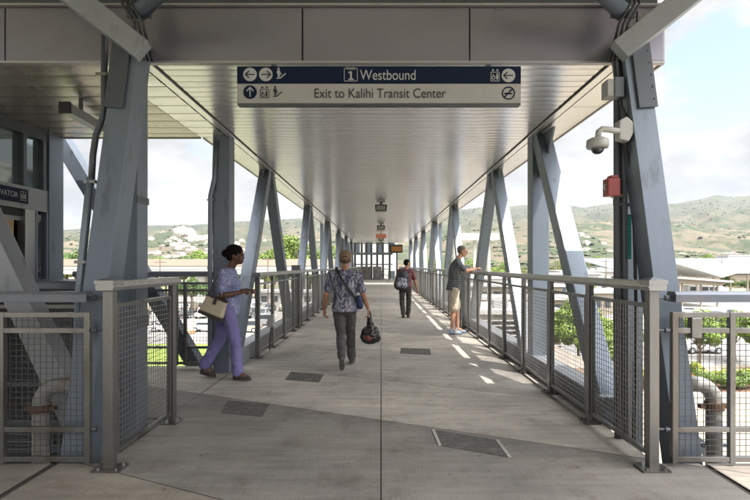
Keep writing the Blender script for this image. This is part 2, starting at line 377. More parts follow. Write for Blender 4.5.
# ------------------------------------------------------------------ steelwork
def ibeam(b, a, c, w, h, up, t=0.02):
    """H section: two flanges (faces towards 'up') and a web"""
    a = Vector(a); c = Vector(c); tt = (c-a).normalized(); u = Vector(up); u = (u - tt*u.dot(tt)).normalized()
    for s in (-1, 1): b.bar(a + u*s*(h/2 - t/2), c + u*s*(h/2 - t/2), w, t, up)
    b.bar(a, c, t, h - 2*t, up)
TX = 2.15
def truss(side):
    s = side; nm = 'right' if s > 0 else 'left'
    t = thing('steel_truss', ('blue grey steel truss of leaning members along the left side of the walkway' if s < 0 else
                              'pale grey sunlit steel truss of leaning members along the right side of the walkway'), 'truss', group='trusses carrying the walkway')
    tops = [9.45 + 5.35*k for k in range(6)]; bots = [6.84 + 5.35*k for k in range(7)]
    def member(name, d0, z0, d1, z1, w=.2, h=.2):
        b = MB(); b.bar((s*TX, d0, z0), (s*TX, d1, z1), w, h, (0,-1,0)); b.build(name, 'steel', t, bevel=.012)
    for k in range(6):
        member('diagonal_member', bots[k]+.18, -0.35, tops[k]-.12, CEIL, .19, .2)
        member('diagonal_member', bots[k+1]-.18, -0.35, tops[k]+.12, CEIL, .19, .2)
        b = MB(); b.prism([(tops[k]-.42, CEIL-.02), (tops[k]+.42, CEIL-.02), (tops[k]+.2, CEIL-.3), (tops[k]-.2, CEIL-.3)], s*TX-.012, s*TX+.012, axis='X')
        b.build('gusset_plate', 'steel', t)
    member('column', 6.84, -0.5, 6.8401, CEIL, .23, .23)
    b = MB(); d0 = 4.6 if s > 0 else 6.95
    b.bar((s*TX, d0, .09), (s*TX, 55, .09), .24, .3, (0,0,1)); b.build('bottom_chord', 'steel_light', t, bevel=.01)
    if s > 0:
        member('diagonal_member', 6.72, CEIL, 4.62, -0.05, .2, .2)
        b = MB(); b.prism([(6.2, CEIL-.02), (6.75, CEIL-.02), (6.75, CEIL-.55), (6.55, CEIL-.55)], s*TX-.014, s*TX+.014, axis='X'); b.build('gusset_plate', 'steel', t)
    b = MB(); b.box(min(s*2.125, s*2.285), max(s*2.125, s*2.285), 4.36, 4.56, -.5, CEIL-.002); b.build('column', 'steel', t, bevel=.008)
    b = MB(); b.box(min(s*2.119, s*2.124), max(s*2.119, s*2.124), 4.35, 4.57, .9, 1.0); b.build('band_clamp', 'steel_dark', t); b = MB(); b.box(min(s*2.119, s*2.124), max(s*2.119, s*2.124), 4.35, 4.57, 2.0, 2.06); b.build('band_clamp', 'steel_dark', t)
    # broad leaning leg in front of the near column
    b = MB()
    top = Vector((s*2.045, 4.16, 3.33)); bot = Vector((s*2.325, 3.80, -0.35))
    b.bar(bot, top, .19, .22, (0,-1,0)); b.build('leaning_leg', 'steel', t, bevel=.004)
    b = MB(); dv = (top-bot).normalized(); q = bot + dv*(3.05)
    b.bar(q + Vector((s*.03, -.125, .03)), top + Vector((s*.03, -.125, .05)), .15, .014, (0,-1,0)); b.build('gusset_plate', 'steel_dark', t, bevel=.003)
    b = MB()
    for i in range(6): b.ell(q + dv*(.1 + .1*i) + Vector((s*.085, -.135, 0)), .009, 8, 6)
    b.build('bolt', 'steel_dark', t)
    return t
truss(-1); truss(1)
for s in (-1, 1):
    t = thing('roof_strut', ('heavy grey strut rising outward from the left leg to the top edge' if s < 0 else 'heavy grey strut rising outward to the top edge above the security camera'), 'strut', group='rising roof struts')
    a = Vector((s*1.90, 4.00, 3.16)); c = Vector((s*3.30, 3.75, 4.26))
    b = MB(); b.bar(a, c, .13, .17, (0,0,1)); b.build('beam', 'steel_light', t, bevel=.006)
    t2 = thing('roof_brace', ('round dark brace crossing the fascia at upper left' if s < 0 else 'round dark brace crossing the fascia at upper right'), 'brace', group='round roof braces')
    b = MB(); b.tube([(s*1.93, 3.98, 3.46), (s*1.15, 3.55, 3.80)], .065, 16); b.build('tube', 'steel', t2, smooth=True)
    b = MB(); b.box(min(s*1.83, s*2.02), max(s*1.83, s*2.02), 3.97, 3.99, 3.42, 3.62); b.build('end_plate', 'steel_dark', t2)
    b = MB()
    for k in range(3):
        x = s*(1.90+.035*k); b.tube([(x, 4.15, 3.15), (x-.03*s, 3.93, 3.35), (x+.05*s, 3.9, 3.5), (x, 4.0, 3.8)], .011, 8)
    tag(b.build('cable_bundle', 'cable', smooth=True), 'loose black cables around the top node of the %s leg' % ('left' if s < 0 else 'right'), 'cables', 'cables at the roof nodes')
# cross braces on the lobby side
t = thing('lobby_brace', 'long grey diagonal brace from the elevator roof down behind the lobby rail', 'brace')
b = MB(); b.bar((-4.66, 7.32, 3.27), (-2.5, 7.32, -.34), .2, .22, (0,-1,0)); b.build('beam', 'steel', t, bevel=.01)
t = thing('near_brace', 'pale grey diagonal brace behind the wire panel at far left', 'brace')
b = MB(); b.bar((-4.25, 4.45, 3.42), (-2.40, 4.3, -.28), .2, .2, (0,-1,0)); b.build('beam', 'steel_light', t, bevel=.01)
t = thing('low_brace', 'short dark brace by the foot of the right leg', 'brace')
b = MB(); b.bar((2.55, 4.3, .05), (3.2, 4.3, -.45), .1, .1, (0,-1,0)); b.build('beam', 'steel', t, bevel=.004)

# ------------------------------------------------------------------ guard rails
def wire_mesh(w, h, pitch=0.043, r=0.0018):
    b = MB(); nx = max(1, round(w/pitch)); nz = max(1, round(h/pitch))
    for i in range(1, nx): x = w*i/nx; b.box(x-r, x+r, -r, r, 0, h)
    for j in range(1, nz): z = h*j/nz; b.box(0, w, -r*1.2, r*1.0, z-r, z+r)
    return b
def panel_tree(w, h, fr=0.03, m='stainless'):
    """framed woven wire panel, origin at lower left corner, along +x"""
    b = MB(); b.box(0, w, -fr/2, fr/2, 0, fr); b.box(0, w, -fr/2, fr/2, h-fr, h)
    b.box(0, fr, -fr/2+.001, fr/2-.001, fr, h-fr); b.box(w-fr, w, -fr/2+.001, fr/2-.001, fr, h-fr)
    o = b.build('panel_frame', m)
    q = wire_mesh(w-2*fr, h-2*fr)
    for v in q.v: v += Vector((fr, 0, fr))
    i = q.build('wire_mesh', 'wire', o, fix=False)
    return o, i
def post_mesh(w=.075, dth=.05, h=1.27):
    b = MB(); b.box(-dth/2, dth/2, -w/2, w/2, 0.012, h)
    return b.build('post', 'stainless', bevel=.004)
def base_mesh():
    b = MB(); b.box(-.07, .07, -.085, .085, 0.001, .013)
    for x in (-.045, .045):
        for y in (-.062, .062): b.tube([(x, y, .012), (x, y, .03)], .011, 6)
    return b.build('base_plate', 'stainless')
def dup(o, parent, loc, rz=0):
    c = o.copy(); COL.objects.link(c); c.parent = parent; c.location = loc; c.rotation_euler = (0, 0, rz); return c
PR_post = post_mesh(); PR_base = base_mesh()
STEP = 1.066
PR_pan, PR_wire = panel_tree(STEP-.11, 1.09)
used_protos = [PR_post, PR_base, PR_pan, PR_wire]
RX = 1.93
def rail_run(side, first, last, label, near_cap=True):
    s = side; X = s*RX
    t = thing('guard_railing', label, 'railing', (X, 3.56, 0), group='stainless railings along the walkway')
    for k in range(first, last+1):
        y = STEP*k
        p = dup(PR_post, t, (0, y, 0), math.pi/2*0); 
        if k == first: p.scale = (1.4, .85, 1)
        dup(PR_base, p, (0, 0, 0))
        if k < last:
            q = dup(PR_pan, t, (0, y+.055, .085), math.pi/2); dup(PR_wire, q, (0,0,0))
    y0 = STEP*first - (.075 if True else 0); y1 = STEP*last + .05
    b = MB()
    b.prism([(-.058, 1.272), (.058, 1.272), (.065, 1.30), (.05, 1.342), (-.05, 1.342), (-.065, 1.30)], y0, y1)
    b.build('handrail', 'stainless_top', t, bevel=.004)
    return t
rr = rail_run(1, 0, 46, 'long stainless railing with wire panels down the right side of the walkway')
rl = rail_run(-1, 4, 46, 'long stainless railing with wire panels down the left side past the lobby')
rs = rail_run(-1, 0, 1, 'short near stainless railing panel at left, between the leaning leg and the opening')
for t, X in ((rr, 1), (rs, -1)):
    b = MB(); b.prism([(-.066, -.085), (.066, -.085), (.066, .07), (-.066, .07)], 1.318, 1.345, axis='Z')
    b.add([(-.066,-.085,1.345),(.066,-.085,1.345),(.066,.07,1.345),(-.066,.07,1.345),(0,-.01,1.37)], [(0,1,4),(1,2,4),(2,3,4),(3,0,4)])
    b.build('post_cap', 'stainless_top', t)
for o in used_protos: bpy.data.objects.remove(o)
# wide expansion posts
for s in (-1, 1):
    b = MB(); b.box(-.1, .1, -.06, .06, 0, 1.46)
    o = b.build('rail_pier', 'stainless', bevel=.006); o.location = (s*1.97, 11.6, 0)
    tag(o, 'wide grey metal pier rising above the %s handrail' % ('left' if s < 0 else 'right'), 'rail pier', 'wide piers in the railings')
def cross_rail(name, x0, x1, y, label, verts, near=True, ztop=1.262, tab=False, bars=(1.093, .98, .265, .05)):
    t = thing(name, label, 'railing', (0, y, 0), group='cross railings at the deck ends')
    b = MB(); b.prism([(-.06, ztop-.075), (.06, ztop-.075), (.06, ztop-.02), (.045, ztop), (-.045, ztop), (-.06, ztop-.02)], x0, x1, axis='X')
    b.build('top_rail', 'blue_top', t, bevel=.003)
    b = MB()
    for z in bars: b.box(x0+.02, x1-.02, -.016, .016, z-.018, z+.018)
    b.build('panel_frame', 'stainless', t, bevel=.002)
    for v in verts:
        b = MB(); b.box(v-.02, v+.02, -.021, .021, bars[-1]-.03, bars[0]+.02); b.build('upright', 'stainless', t, bevel=.003)
    q = wire_mesh(x1-x0-.06, bars[0]-bars[-1], .044)
    for v in q.v: v += Vector((x0+.03, .024, bars[-1]))
    q.build('wire_mesh', 'wire_dark', t, fix=False)
    return t
tl = cross_rail('cross_railing', -5.2, -2.10, 3.62, 'near wire panel railing across the far left beside the leaning leg', (-2.12, -2.74, -3.4, -4.1, -4.8))
tr = cross_rail('cross_railing', 2.10, 5.2, 3.62, 'near wire panel railing across the far right with a latch tab', (2.12, 2.535, 3.2, 3.9, 4.6))
b = MB(); b.box(2.235, 2.31, -.028, .03, .93, 1.075); b.build('latch_tab', 'stainless', tr, bevel=.006)
for t, s in ((tl, -1), (tr, 1)):
    for z in (1.215, .98, .265):
        b = MB(); b.tube([(s*1.97, 0.0, z), (s*2.11, 0, z)], .009, 8); b.tube([(s*2.055, 0, z), (s*2.085, 0, z)], .02, 8)
        b.build('tie_bolt', 'steel_dark', t, smooth=False)
cross_rail('lobby_railing', -4.3, -2.30, 7.02, 'railing at the back edge of the elevator lobby behind the woman', (-4.2, -3.5, -2.87, -2.75, -2.35), ztop=1.37, bars=(1.2, 1.1, .3, .08))
cross_rail('lobby_railing', -4.3, -2.42, 4.86, 'short railing at the front edge of the elevator lobby behind the brace', (-4.2, -3.3, -2.5), ztop=1.30, bars=(1.15, 1.05, .3, .08))
# small box clipped on the left railing
t = thing('outlet_box', 'small pale box with a hanging cord on the left railing', 'outlet box')
b = MB(); b.box(-1.90, -1.80, 8.35, 8.45, .42, .62); b.build('box', 'white_pl', t, bevel=.006)
b = MB(); b.tube([(-1.85, 8.4, .42), (-1.86, 8.36, .2), (-1.87, 8.4, .03)], .009, 6); b.build('cord', 'cable', t)

#==FITTINGS==
# ------------------------------------------------------------------ hanging sign
def text_obj(body, px0, px1, y_top, y_base, d, m, parent, name='lettering', yoff=0.0):
    cu = bpy.data.curves.new(name, 'FONT'); cu.body = body; cu.extrude = 0.001; cu.size = 1
    o = bpy.data.objects.new(name, cu); COL.objects.link(o)
    dg = bpy.context.evaluated_depsgraph_get(); me = bpy.data.meshes.new_from_object(o.evaluated_get(dg))
    bpy.data.objects.remove(o)
    xs = [v.co.x for v in me.vertices]; ys = [v.co.y for v in me.vertices]
    x0, x1, y0, y1 = min(xs), max(xs), min(ys), max(ys)
    A = at(px0, y_base, d); B = at(px1, y_top, d)
    for v in me.vertices:
        u = (v.co.x-x0)/(x1-x0); q = (v.co.y-y0)/(y1-y0)
        v.co = Vector((A.x + u*(B.x-A.x), d - v.co.z, A.z + q*(B.z-A.z)))
    me.materials.clear(); me.materials.append(M[m])
    o = bpy.data.objects.new(name, me); COL.objects.link(o); o.parent = parent
    return o
sg = thing('hanging_sign', 'navy and pale grey direction sign reading Westbound and Exit to Kalihi Transit Center', 'sign')
SD = 4.16
A = at(237, 103, SD); B = at(521, 66, SD); mid = at(237, 83.6, SD).z
b = MB(); b.box(A.x, B.x, SD, SD+.09, A.z, mid); b.build('lower_panel', 'sign_grey', sg, bevel=.003)
b = MB(); b.box(A.x, B.x, SD, SD+.09, mid+.001, B.z); b.build('upper_panel', 'navy', sg, bevel=.003)
b = MB(); b.box(A.x, B.x, SD+.005, SD+.085, A.z-.012, A.z-.001); b.build('bottom_rail', 'steel_dark', sg)
for x in (-.9, .9):
    b = MB(); b.box(x-.02, x+.02, SD+.03, SD+.07, B.z+.001, B.z+.03); b.build('hanger', 'steel_dark', sg)
TD = SD - 0.003
text_obj('Westbound', 360, 415.5, 69.8, 79.8, TD, 'sign_white', sg)
text_obj('Exit to Kalihi Transit Center', 314.5, 446, 88.3, 97.8, TD, 'ink', sg)
def poly(b, pts, d, th=.002):
    P = [at(x, y, d) for x, y in pts]; n = len(P)
    b.add([(p.x, d, p.z) for p in P] + [(p.x, d+th, p.z) for p in P],
          [tuple(range(n)), tuple(range(2*n-1, n-1, -1))] + [(i, i+n, (i+1)%n+n, (i+1)%n) for i in range(n)])
def disc(b, cx, cy, r, d, n=32, rin=0):
    if rin == 0: poly(b, [(cx+r*math.cos(2*math.pi*k/n), cy+r*math.sin(2*math.pi*k/n)) for k in range(n)], d)
    else:
        for k in range(n):
            a, c = 2*math.pi*k/n, 2*math.pi*(k+1)/n
            poly(b, [(cx+r*math.cos(a), cy+r*math.sin(a)), (cx+r*math.cos(c), cy+r*math.sin(c)), (cx+rin*math.cos(c), cy+rin*math.sin(c)), (cx+rin*math.cos(a), cy+rin*math.sin(a))], d)
def seg(b, x0, y0, x1, y1, w, d):
    dx, dy = x1-x0, y1-y0; l = math.hypot(dx, dy); nx, ny = -dy/l*w/2, dx/l*w/2
    poly(b, [(x0+nx, y0+ny), (x1+nx, y1+ny), (x1-nx, y1-ny), (x0-nx, y0-ny)], d)
def arrow(b, cx, cy, ang, d, l=4.6, w=1.1):
    c, s_ = math.cos(ang), math.sin(ang)
    r = lambda x, y: (cx + x*c - y*s_, cy + x*s_ + y*c)
    a, e = r(-l, 0), r(l, 0); seg(b, *a, *e, w, d)
    for sg_ in (-1, 1): q = r(l-3.6, sg_*3.4); seg(b, *q, *r(l+.3, 0), w+.1, d)
for cx_, cy_ in ((250, 74.3), (265.8, 74.3), (508.5, 75.3)):
    b = MB(); disc(b, cx_, cy_, 6.8, TD); b.build('arrow_disc', 'sign_white', sg)
b = MB(); disc(b, 250, 92, 6.8, TD); b.build('arrow_disc', 'navy', sg)
T2 = TD - .003
b = MB(); arrow(b, 250, 74.3, math.pi, T2); arrow(b, 265.8, 74.3, 0, T2); arrow(b, 508.5, 75.3, math.pi, T2); b.build('arrow', 'ink', sg)
b = MB(); arrow(b, 250, 92, -math.pi/2, T2); b.build('arrow', 'sign_white', sg)
def escalator(b, x, y, d):
    disc(b, x+2.0, y-5.2, 1.1, d, 12); poly(b, [(x+.6, y-3.8), (x+3.4, y-3.8), (x+3.8, y-.5), (x+3.1, y+3.2), (x+1.2, y+3.2), (x+1.2, y), (x+.2, y-.6)], d)
    seg(b, x+0, y+4.2, x+3.6, y+4.2, 1.0, d); seg(b, x+3.4, y+4.3, x+9.2, y-.6, 1.1, d); seg(b, x+3.4, y-1.6, x+5, y+.6, .8, d)
def lift(b, x, y, d, w=8.6, h=8.4):
    seg(b, x, y, x+w, y, .6, d); seg(b, x, y+h, x+w, y+h, .6, d); seg(b, x, y, x, y+h, .6, d); seg(b, x+w, y, x+w, y+h, .6, d)
    for k in (0, 1):
        disc(b, x+2+4.4*k, y-2.0, 1.0, d, 10)
    disc(b, x+6.2, y+2.2, .9, d, 10); poly(b, [(x+5.1, y+3.2), (x+7.3, y+3.2), (x+7.0, y+7.4), (x+5.4, y+7.4)], d)
    seg(b, x+2.4, y+2.0, x+2.0, y+5, 1.0, d); disc(b, x+2.6, y+5.6, 1.9, d, 14, 1.2)
b = MB(); escalator(b, 276.5, 73.8, TD); b.build('pictogram', 'sign_white', sg)
b = MB(); lift(b, 491, 72, TD, 8.2, 8.8); b.build('pictogram', 'sign_white', sg)
b = MB(); escalator(b, 273, 92, TD); b.build('pictogram', 'ink', sg)
b = MB(); lift(b, 260.3, 89.3, TD); b.build('pictogram', 'ink', sg)
b = MB(); disc(b, 508.5, 93, 6.6, TD, 32, 5.4); seg(b, 504.3, 97.2, 512.6, 88.9, 1.2, TD); seg(b, 504.5, 93.4, 512.2, 93.4, 1.4, TD-.001); seg(b, 510.5, 91.8, 509.5, 89.6, .6, TD)
b.build('no_smoking_mark', 'navy', sg)
b = MB()
for q in ((344.3,68.2,357.3,68.2),(344.3,80.9,357.3,80.9),(344.3,68.2,344.3,80.9),(357.3,68.2,357.3,80.9)): seg(b, *q, .6, TD)
seg(b, 351, 71.4, 351, 79.4, 1.9, TD); seg(b, 348.4, 72.8, 351, 71.4, 1.3, TD-.001); seg(b, 348.3, 79.2, 353.8, 79.2, 1.3, TD-.001)
b.build('track_box', 'sign_white', sg)
text_obj('TRACK', 346.2, 355.4, 67.0, 69.9, TD-.004, 'sign_white', sg)

# ------------------------------------------------------------------ ceiling fittings
fit = [(13.4, 'nearest black box speaker hung from the ceiling'), (20.3, 'second black box speaker hung from the ceiling'),
       (29.5, 'third black box speaker, small, beyond the pink ceiling lamp'), (35.5, 'farthest tiny black box speaker at the end of the ceiling')]
sp = None
for d, lab in fit:
    if sp is None:
        sp = thing('ceiling_speaker', lab, 'speaker', (0, d, CEIL), group='speakers under the ceiling')
        b = MB(); b.box(-.11, .11, -.11, .11, -.05, -.004); b.build('mount_plate', 'grey_pl', sp)
        b = MB(); b.tube([(0,0,-.05), (0,0,-.13)], .035, 10); b.build('bracket', 'steel_dark', sp)
        b = MB(); b.prism([(-.15, -.29), (.15, -.29), (.165, -.13), (-.165, -.13)], -.13, .13); b.build('cabinet', mat('speaker_black', (.03,.03,.03), .5, 0, .1), sp, bevel=.01)
        b = MB(); b.box(-.12, .12, -.137, -.131, -.27, -.16); b.build('grille', 'grey_pl', sp)
    else:
        c = copy_tree(sp); c.location = (0, d, CEIL); tag(c, lab)
o = MB(); o.box(-.27, .27, 25.9, 26.05, CEIL-.34, CEIL-.12); o.box(-.02, .02, 25.95, 26.0, CEIL-.12, CEIL-.005)
tag(o.build('exit_lamp', mat('exit_lamp_pink', (.45, .2, .15), .5, 0, .05, emis=((1, .35, .22), .04))), 'small glowing pinkish lamp sign hung from the ceiling between the speakers', 'lamp sign')
t = thing('lobby_light', 'long dark box light fixture under the lobby ceiling at left', 'light fixture')
b = MB(); b.bar(at(66, 106, 4.9) + Vector((0,0,-.02)), at(101, 128, 6.0)+Vector((0,0,.0)), .1, .1); b.build('housing', 'steel_light', t, bevel=.005)
b = MB(); p = at(66, 106, 4.89) + Vector((0,0,-.02)); b.box(p.x-.055, p.x+.055, p.y-.03, p.y-.005, p.z-.055, p.z+.055); b.build('end_cap', 'dark', t)
b = MB(); p = at(80, 110, 5.2); b.box(p.x-.015, p.x+.015, p.y, p.y+.03, p.z, CEIL-.005); b.build('stem', 'steel_dark', t)

# ------------------------------------------------------------------ near conduits, camera, alarm
D = 4.2
def pipe(name, pts, r, m, label, cat, group=None, clamps=()):
    t = thing(name, label, cat, group=group)
    b = MB(); b.tube(pts, r, 12); b.build('pipe_run', m, t, smooth=True)
    for c in clamps:
        b = MB(); b.box(c[0]-.045, c[0]+.045, c[1]-.03, c[1]+.05, c[2]-.012, c[2]+.012); b.build('pipe_clamp', 'stainless', t)
    return t
pipe('conduit', [at(617.5, 58, D), at(617, 90, D), at(617, 300, D), at(618, 468, D)], .028, 'conduit', 'dark conduit nearest the red alarm on the right column', 'conduit', 'conduits on the right column', [at(619, 196, D)])
pipe('conduit', [at(624, 40, D), at(624, 150, D), at(625, 300, D), at(626, 468, D)], .032, 'conduit', 'thick middle conduit on the right column', 'conduit', 'conduits on the right column', [at(624, 205, D)])
pipe('conduit', [at(620, 60, 4.1), at(621, 105, 4.08), at(628, 122, 4.05), at(626, 150, 4.08), at(633, 176, 4.1), at(636, 300, 4.1), at(634, 440, 4.1)], .014, 'cable', 'thin black bent conduit passing behind the security camera', 'conduit', 'conduits on the right column')
b = MB(); p = at(629.3, 235, 4.14); b.box(p.x-.015, p.x+.015, p.y-.004, p.y, p.z-.2, p.z+.17)
t = thing('pipe_label', 'narrow green label strip running down the right conduits', 'label')
o = b.build('strip', mat('teal_label', (.03, .17, .14), .5, 0, .1), t)
b = MB()
r2 = random.Random(3)
for k in range(14):
    z = p.z - .185 + k*.025; b.box(p.x-.009, p.x+.009, p.y-.008, p.y-.005, z, z+.008+.008*r2.random())
b.build('faded_writing', mat('teal_ink', (.01, .36, .27), .5, 0, .05), t)
t = thing('junction_box', 'grey electrical junction box under the right strut', 'junction box')
b = MB(); a = at(606, 97, 4.08); c = at(622, 80, 4.08); b.box(a.x, c.x, 4.05, 4.17, a.z, c.z); b.build('box', 'grey_pl', t, bevel=.006)
b = MB(); b.box(a.x+.055, c.x-.0, 4.04, 4.048, a.z-.01, c.z+.012); b.build('lid', 'steel_dark', t, bevel=.002)
t = thing('security_camera', 'white dome security camera on a curved arm on the right column', 'security camera')
b = MB(); c = at(623, 131, 4.05)
b.tube([at(619, 131, 4.0), at(608, 129.5, 3.99), at(602, 129, 3.99), at(598.8, 131.5, 3.99), at(597.8, 138, 3.99)], .024, 12); b.build('arm', 'white_pl', t, smooth=True)
b = MB(); b.prism([(c.x-.06, c.z-.08), (c.x+.015, c.z-.10), (c.x+.055, c.z-.03), (c.x+.055, c.z+.05), (c.x, c.z+.1), (c.x-.06, c.z+.07)], 3.98, 4.07); b.build('wall_mount', 'white_pl', t, bevel=.01)
e = at(597.5, 145, 3.99)
b = MB(); b.tube([(e.x, e.y, e.z+.055), (e.x, e.y, e.z+.04), (e.x, e.y, e.z-.005), (e.x, e.y, e.z-.025)], [.055, .082, .086, .08], 28); b.build('housing', 'white_pl', t, smooth=True)
b = MB(); b.ell((e.x, e.y, e.z-.025), (.05, .05, .05), 20, 12); b.build('dome', 'glass_dk', t, smooth=True)
t = thing('fire_alarm', 'red alarm box fixed to the right column', 'alarm box')
b = MB(); a = at(603.5, 197, 4.1); c = at(616, 177, 4.1); b.box(a.x, c.x, 4.02, 4.12, a.z, c.z-.02); b.box(a.x+.03, c.x-.01, 4.03, 4.11, c.z-.0199, c.z+.005); b.build('box', 'red', t, bevel=.01)
b = MB(); b.tube([(a.x-.0, 4.05, a.z+.05), (a.x-.018, 4.05, a.z+.055), (a.x-.018, 4.05, a.z+.09), (a.x, 4.05, a.z+.095)], .005, 6); b.build('handle', 'white_pl', t)
# left conduits
pipe('conduit', [at(104.5, 30, 4.1), at(104, 105, 4.1), at(102.5, 118, 4.1), at(96, 135, 4.08), at(93, 155, 4.05), at(91.5, 180, 4.02)], .025, 'conduit', 'black bent conduit dropping past the top of the left leg', 'conduit', 'conduits on the left leg', [at(103, 75, 4.1)])
pipe('conduit', [at(90.5, 178, 4.0), at(84, 240, 3.97), at(79.5, 290, 3.95), at(76, 370, 3.93), at(72, 456, 3.9)], .03, 'conduit_b', 'pale blue conduit leaning beside the left leg', 'conduit', 'conduits on the left leg', [at(91, 182, 4.0), at(82, 262, 3.95)])
pipe('downpipe', [at(215.5, 140, 6.7), at(214.5, 178, 6.7), at(210.5, 196, 6.7), at(210, 300, 6.7), at(210, 372, 6.7)], .032, 'conduit_b', 'bent grey pipe standing left of the column behind the woman', 'pipe', None, [at(211, 200, 6.7), at(211, 268, 6.7)])
# drain elbows
for s in (-1, 1):
    t = thing('drain_pipe', 'thick grey drain elbow with rusty clamp behind the far %s wire panel' % ('left' if s < 0 else 'right'), 'drain pipe', group='drain elbows below the deck edge')
    X = s*(2.72 if s < 0 else 2.73); y = 4.0 if s < 0 else 4.1; zt = 0.34 if s < 0 else .33
    z0 = zt
    pts = [(X, y, -1.0), (X, y, z0-.10), (X, y, z0)]
    for k in range(1, 7):
        a = k/6*math.pi/2; pts.append((X - s*.15*(1-math.cos(a)), y, z0+.15*math.sin(a)))
    pts.append((X - s*.24, y, z0+.15))
    b = MB(); b.tube(pts, .062, 16); b.build('elbow', 'pipe', t, smooth=True)
    b = MB(); b.tube([(X, y, z0-.06), (X, y, z0-.0)], .075, 16); b.box(X-.12, X+.12, y-.02, y+.02, z0-.05, z0-.015); b.build('pipe_clamp', 'rust', t)
    b = MB(); b.tube([(X-s*.24, y, z0+.15), (X-s*.30, y, z0+.15)], .078, 14); b.build('coupling', 'pipe', t)
    b = MB(); b.box(X-.02*s-.14, X+.14, y+.05, y+.09, -.06, -.03); b.build('bracket', 'steel', t)

# ------------------------------------------------------------------ elevator
ev = thing('elevator_tower', 'glass and grey metal elevator enclosure with bronze doors at far left', 'elevator')
EX = -4.35
def ebox(name, y0, y1, z0, z1, m, dx=0.0, th=.1, bev=.004):
    b = MB(); b.box(EX-th, EX+dx, y0, y1, z0, z1); return b.build(name, m, ev, bevel=bev)
ebox('header_beam', 4.8, 6.53, 2.14, 2.42, 'steel_light')
ebox('corner_post', 6.53, 6.82, -.6, CEIL-.005, 'steel', .02, .3)
ebox('corner_post', 4.55, 4.79, -.6, CEIL-.005, 'steel', .02, .3)
ebox('head_frame', 4.8, 6.53, 3.06, CEIL-.005, 'steel_dark')
for y in (5.5, 6.10, 6.46): ebox('mullion', y-.03, y+.03, 2.421, 3.059, 'steel_dark', .01)
ebox('upper_glass', 4.8, 6.52, 2.421, 3.059, 'glass_pale', -.06, .08, 0)
ebox('door_panel', 4.8, 5.45, 0.002, 2.05, 'bronze', -.06)
ebox('door_panel', 5.456, 6.0, 0.002, 2.05, 'bronze', -.055)
ebox('door_head', 4.8, 6.10, 2.051, 2.139, 'dark', -.03)
ebox('door_jamb', 6.11, 6.285, 0.002, 2.139, 'stainless_top', .005)
ebox('side_frame', 6.29, 6.325, 0.002, 2.139, 'steel', .01)
ebox('side_glass', 6.33, 6.49, 0.1, 2.10, 'glass_dk', -.03)
ebox('side_frame', 6.495, 6.528, 0.002, 2.139, 'steel', .01)
ebox('sill', 4.8, 6.0, -.4, 0.0, 'conc_wall', -.01)
b = MB(); b.box(-6.5, EX-.32, 6.6, 6.8, -8, CEIL-.01); b.box(-6.5, EX-.32, 4.56, 4.76, -8, CEIL-.01); b.box(-6.6, -6.5, 4.56, 6.8, -8, CEIL-.01); b.build('shaft_wall', 'steel_dark', ev)
b = MB(); b.box(-6.4, -4.4, 4.79, 6.5, 2.0, 2.1); b.build('car_top', 'steel_light', ev)
b = MB(); b.box(EX+.002, EX+.02, 5.42, 6.14, 2.205, 2.375); pl = b.build('sign_plate', 'navy', ev, bevel=.002)
cu = bpy.data.curves.new('t', 'FONT'); cu.body = 'ELEVATOR'; cu.extrude = .001; oo = bpy.data.objects.new('t', cu); COL.objects.link(oo)
me = bpy.data.meshes.new_from_object(oo.evaluated_get(bpy.context.evaluated_depsgraph_get())); bpy.data.objects.remove(oo)
xs = [v.co.x for v in me.vertices]; ys = [v.co.y for v in me.vertices]
for v in me.vertices:
    u = (v.co.x-min(xs))/(max(xs)-min(xs)); q = (v.co.y-min(ys))/(max(ys)-min(ys)); v.co = Vector((EX+.023+v.co.z, 5.56+u*.40, 2.26+q*.065))
me.materials.clear(); me.materials.append(M['sign_white']); oo = bpy.data.objects.new('lettering', me); COL.objects.link(oo); oo.parent = pl
b = MB()
for (y0, y1, z0, z1) in ((6.0,6.005,2.235,2.345),(6.09,6.095,2.235,2.345),(6.0,6.095,2.235,2.24),(6.0,6.095,2.34,2.345),(6.045,6.05,2.24,2.34),(6.02,6.032,2.26,2.31),(6.063,6.075,2.26,2.31)):
    b.box(EX+.021, EX+.025, y0, y1, z0, z1)
b.build('pictogram', 'sign_white', pl)
t = thing('equipment_enclosure', 'tall dark metal enclosure in the elevator lobby behind the pale brace', 'enclosure')
b = MB(); b.box(-4.28, -3.05, 5.35, 6.3, 0.002, 1.28); b.build('casing', 'steel_dark', t, bevel=.01)
b = MB(); b.box(-3.7, -3.2, 5.335, 5.349, .15, 1.15); b.build('door', 'conduit', t)
t = thing('lobby_wall', 'grey concrete wall below the edge of the elevator lobby', 'wall')
b = MB(); b.box(-9, -2.3, 5.0, 5.2, -8, -.46); b.build('wall', 'conc_wall', t)
b = MB(); b.box(-9, -2.06, 4.70, 4.755, -.5, -.015); b.build('edge_beam', 'conc_wall', t)
# equipment below the lobby edge
t = thing('equipment_cabinet', 'dark louvred equipment cabinet low behind the far left wire panel', 'cabinet')
b = MB(); b.box(-4.0, -2.75, 4.3, 4.65, -.9, .12); b.build('casing', 'steel_dark', t, bevel=.01)
b = MB()
for k in range(14): b.bar((-3.95, 4.29, -.85+.065*k), (-2.8, 4.29, -.85+.065*k), .012, .05, (0,-1,.8))
b.build('louvre', 'conduit', t)
tag(t, None)
b = MB(); b.box(-4.0, -3.6, 4.6, 4.66, .62, .98)
for k in range(8): b.box(-3.98, -3.62, 4.585, 4.6, .65+k*.04, .665+k*.04)
tag(b.build('wall_louvre', 'steel_dark'), 'small dark louvred vent behind the upper part of the far left panel', 'vent')

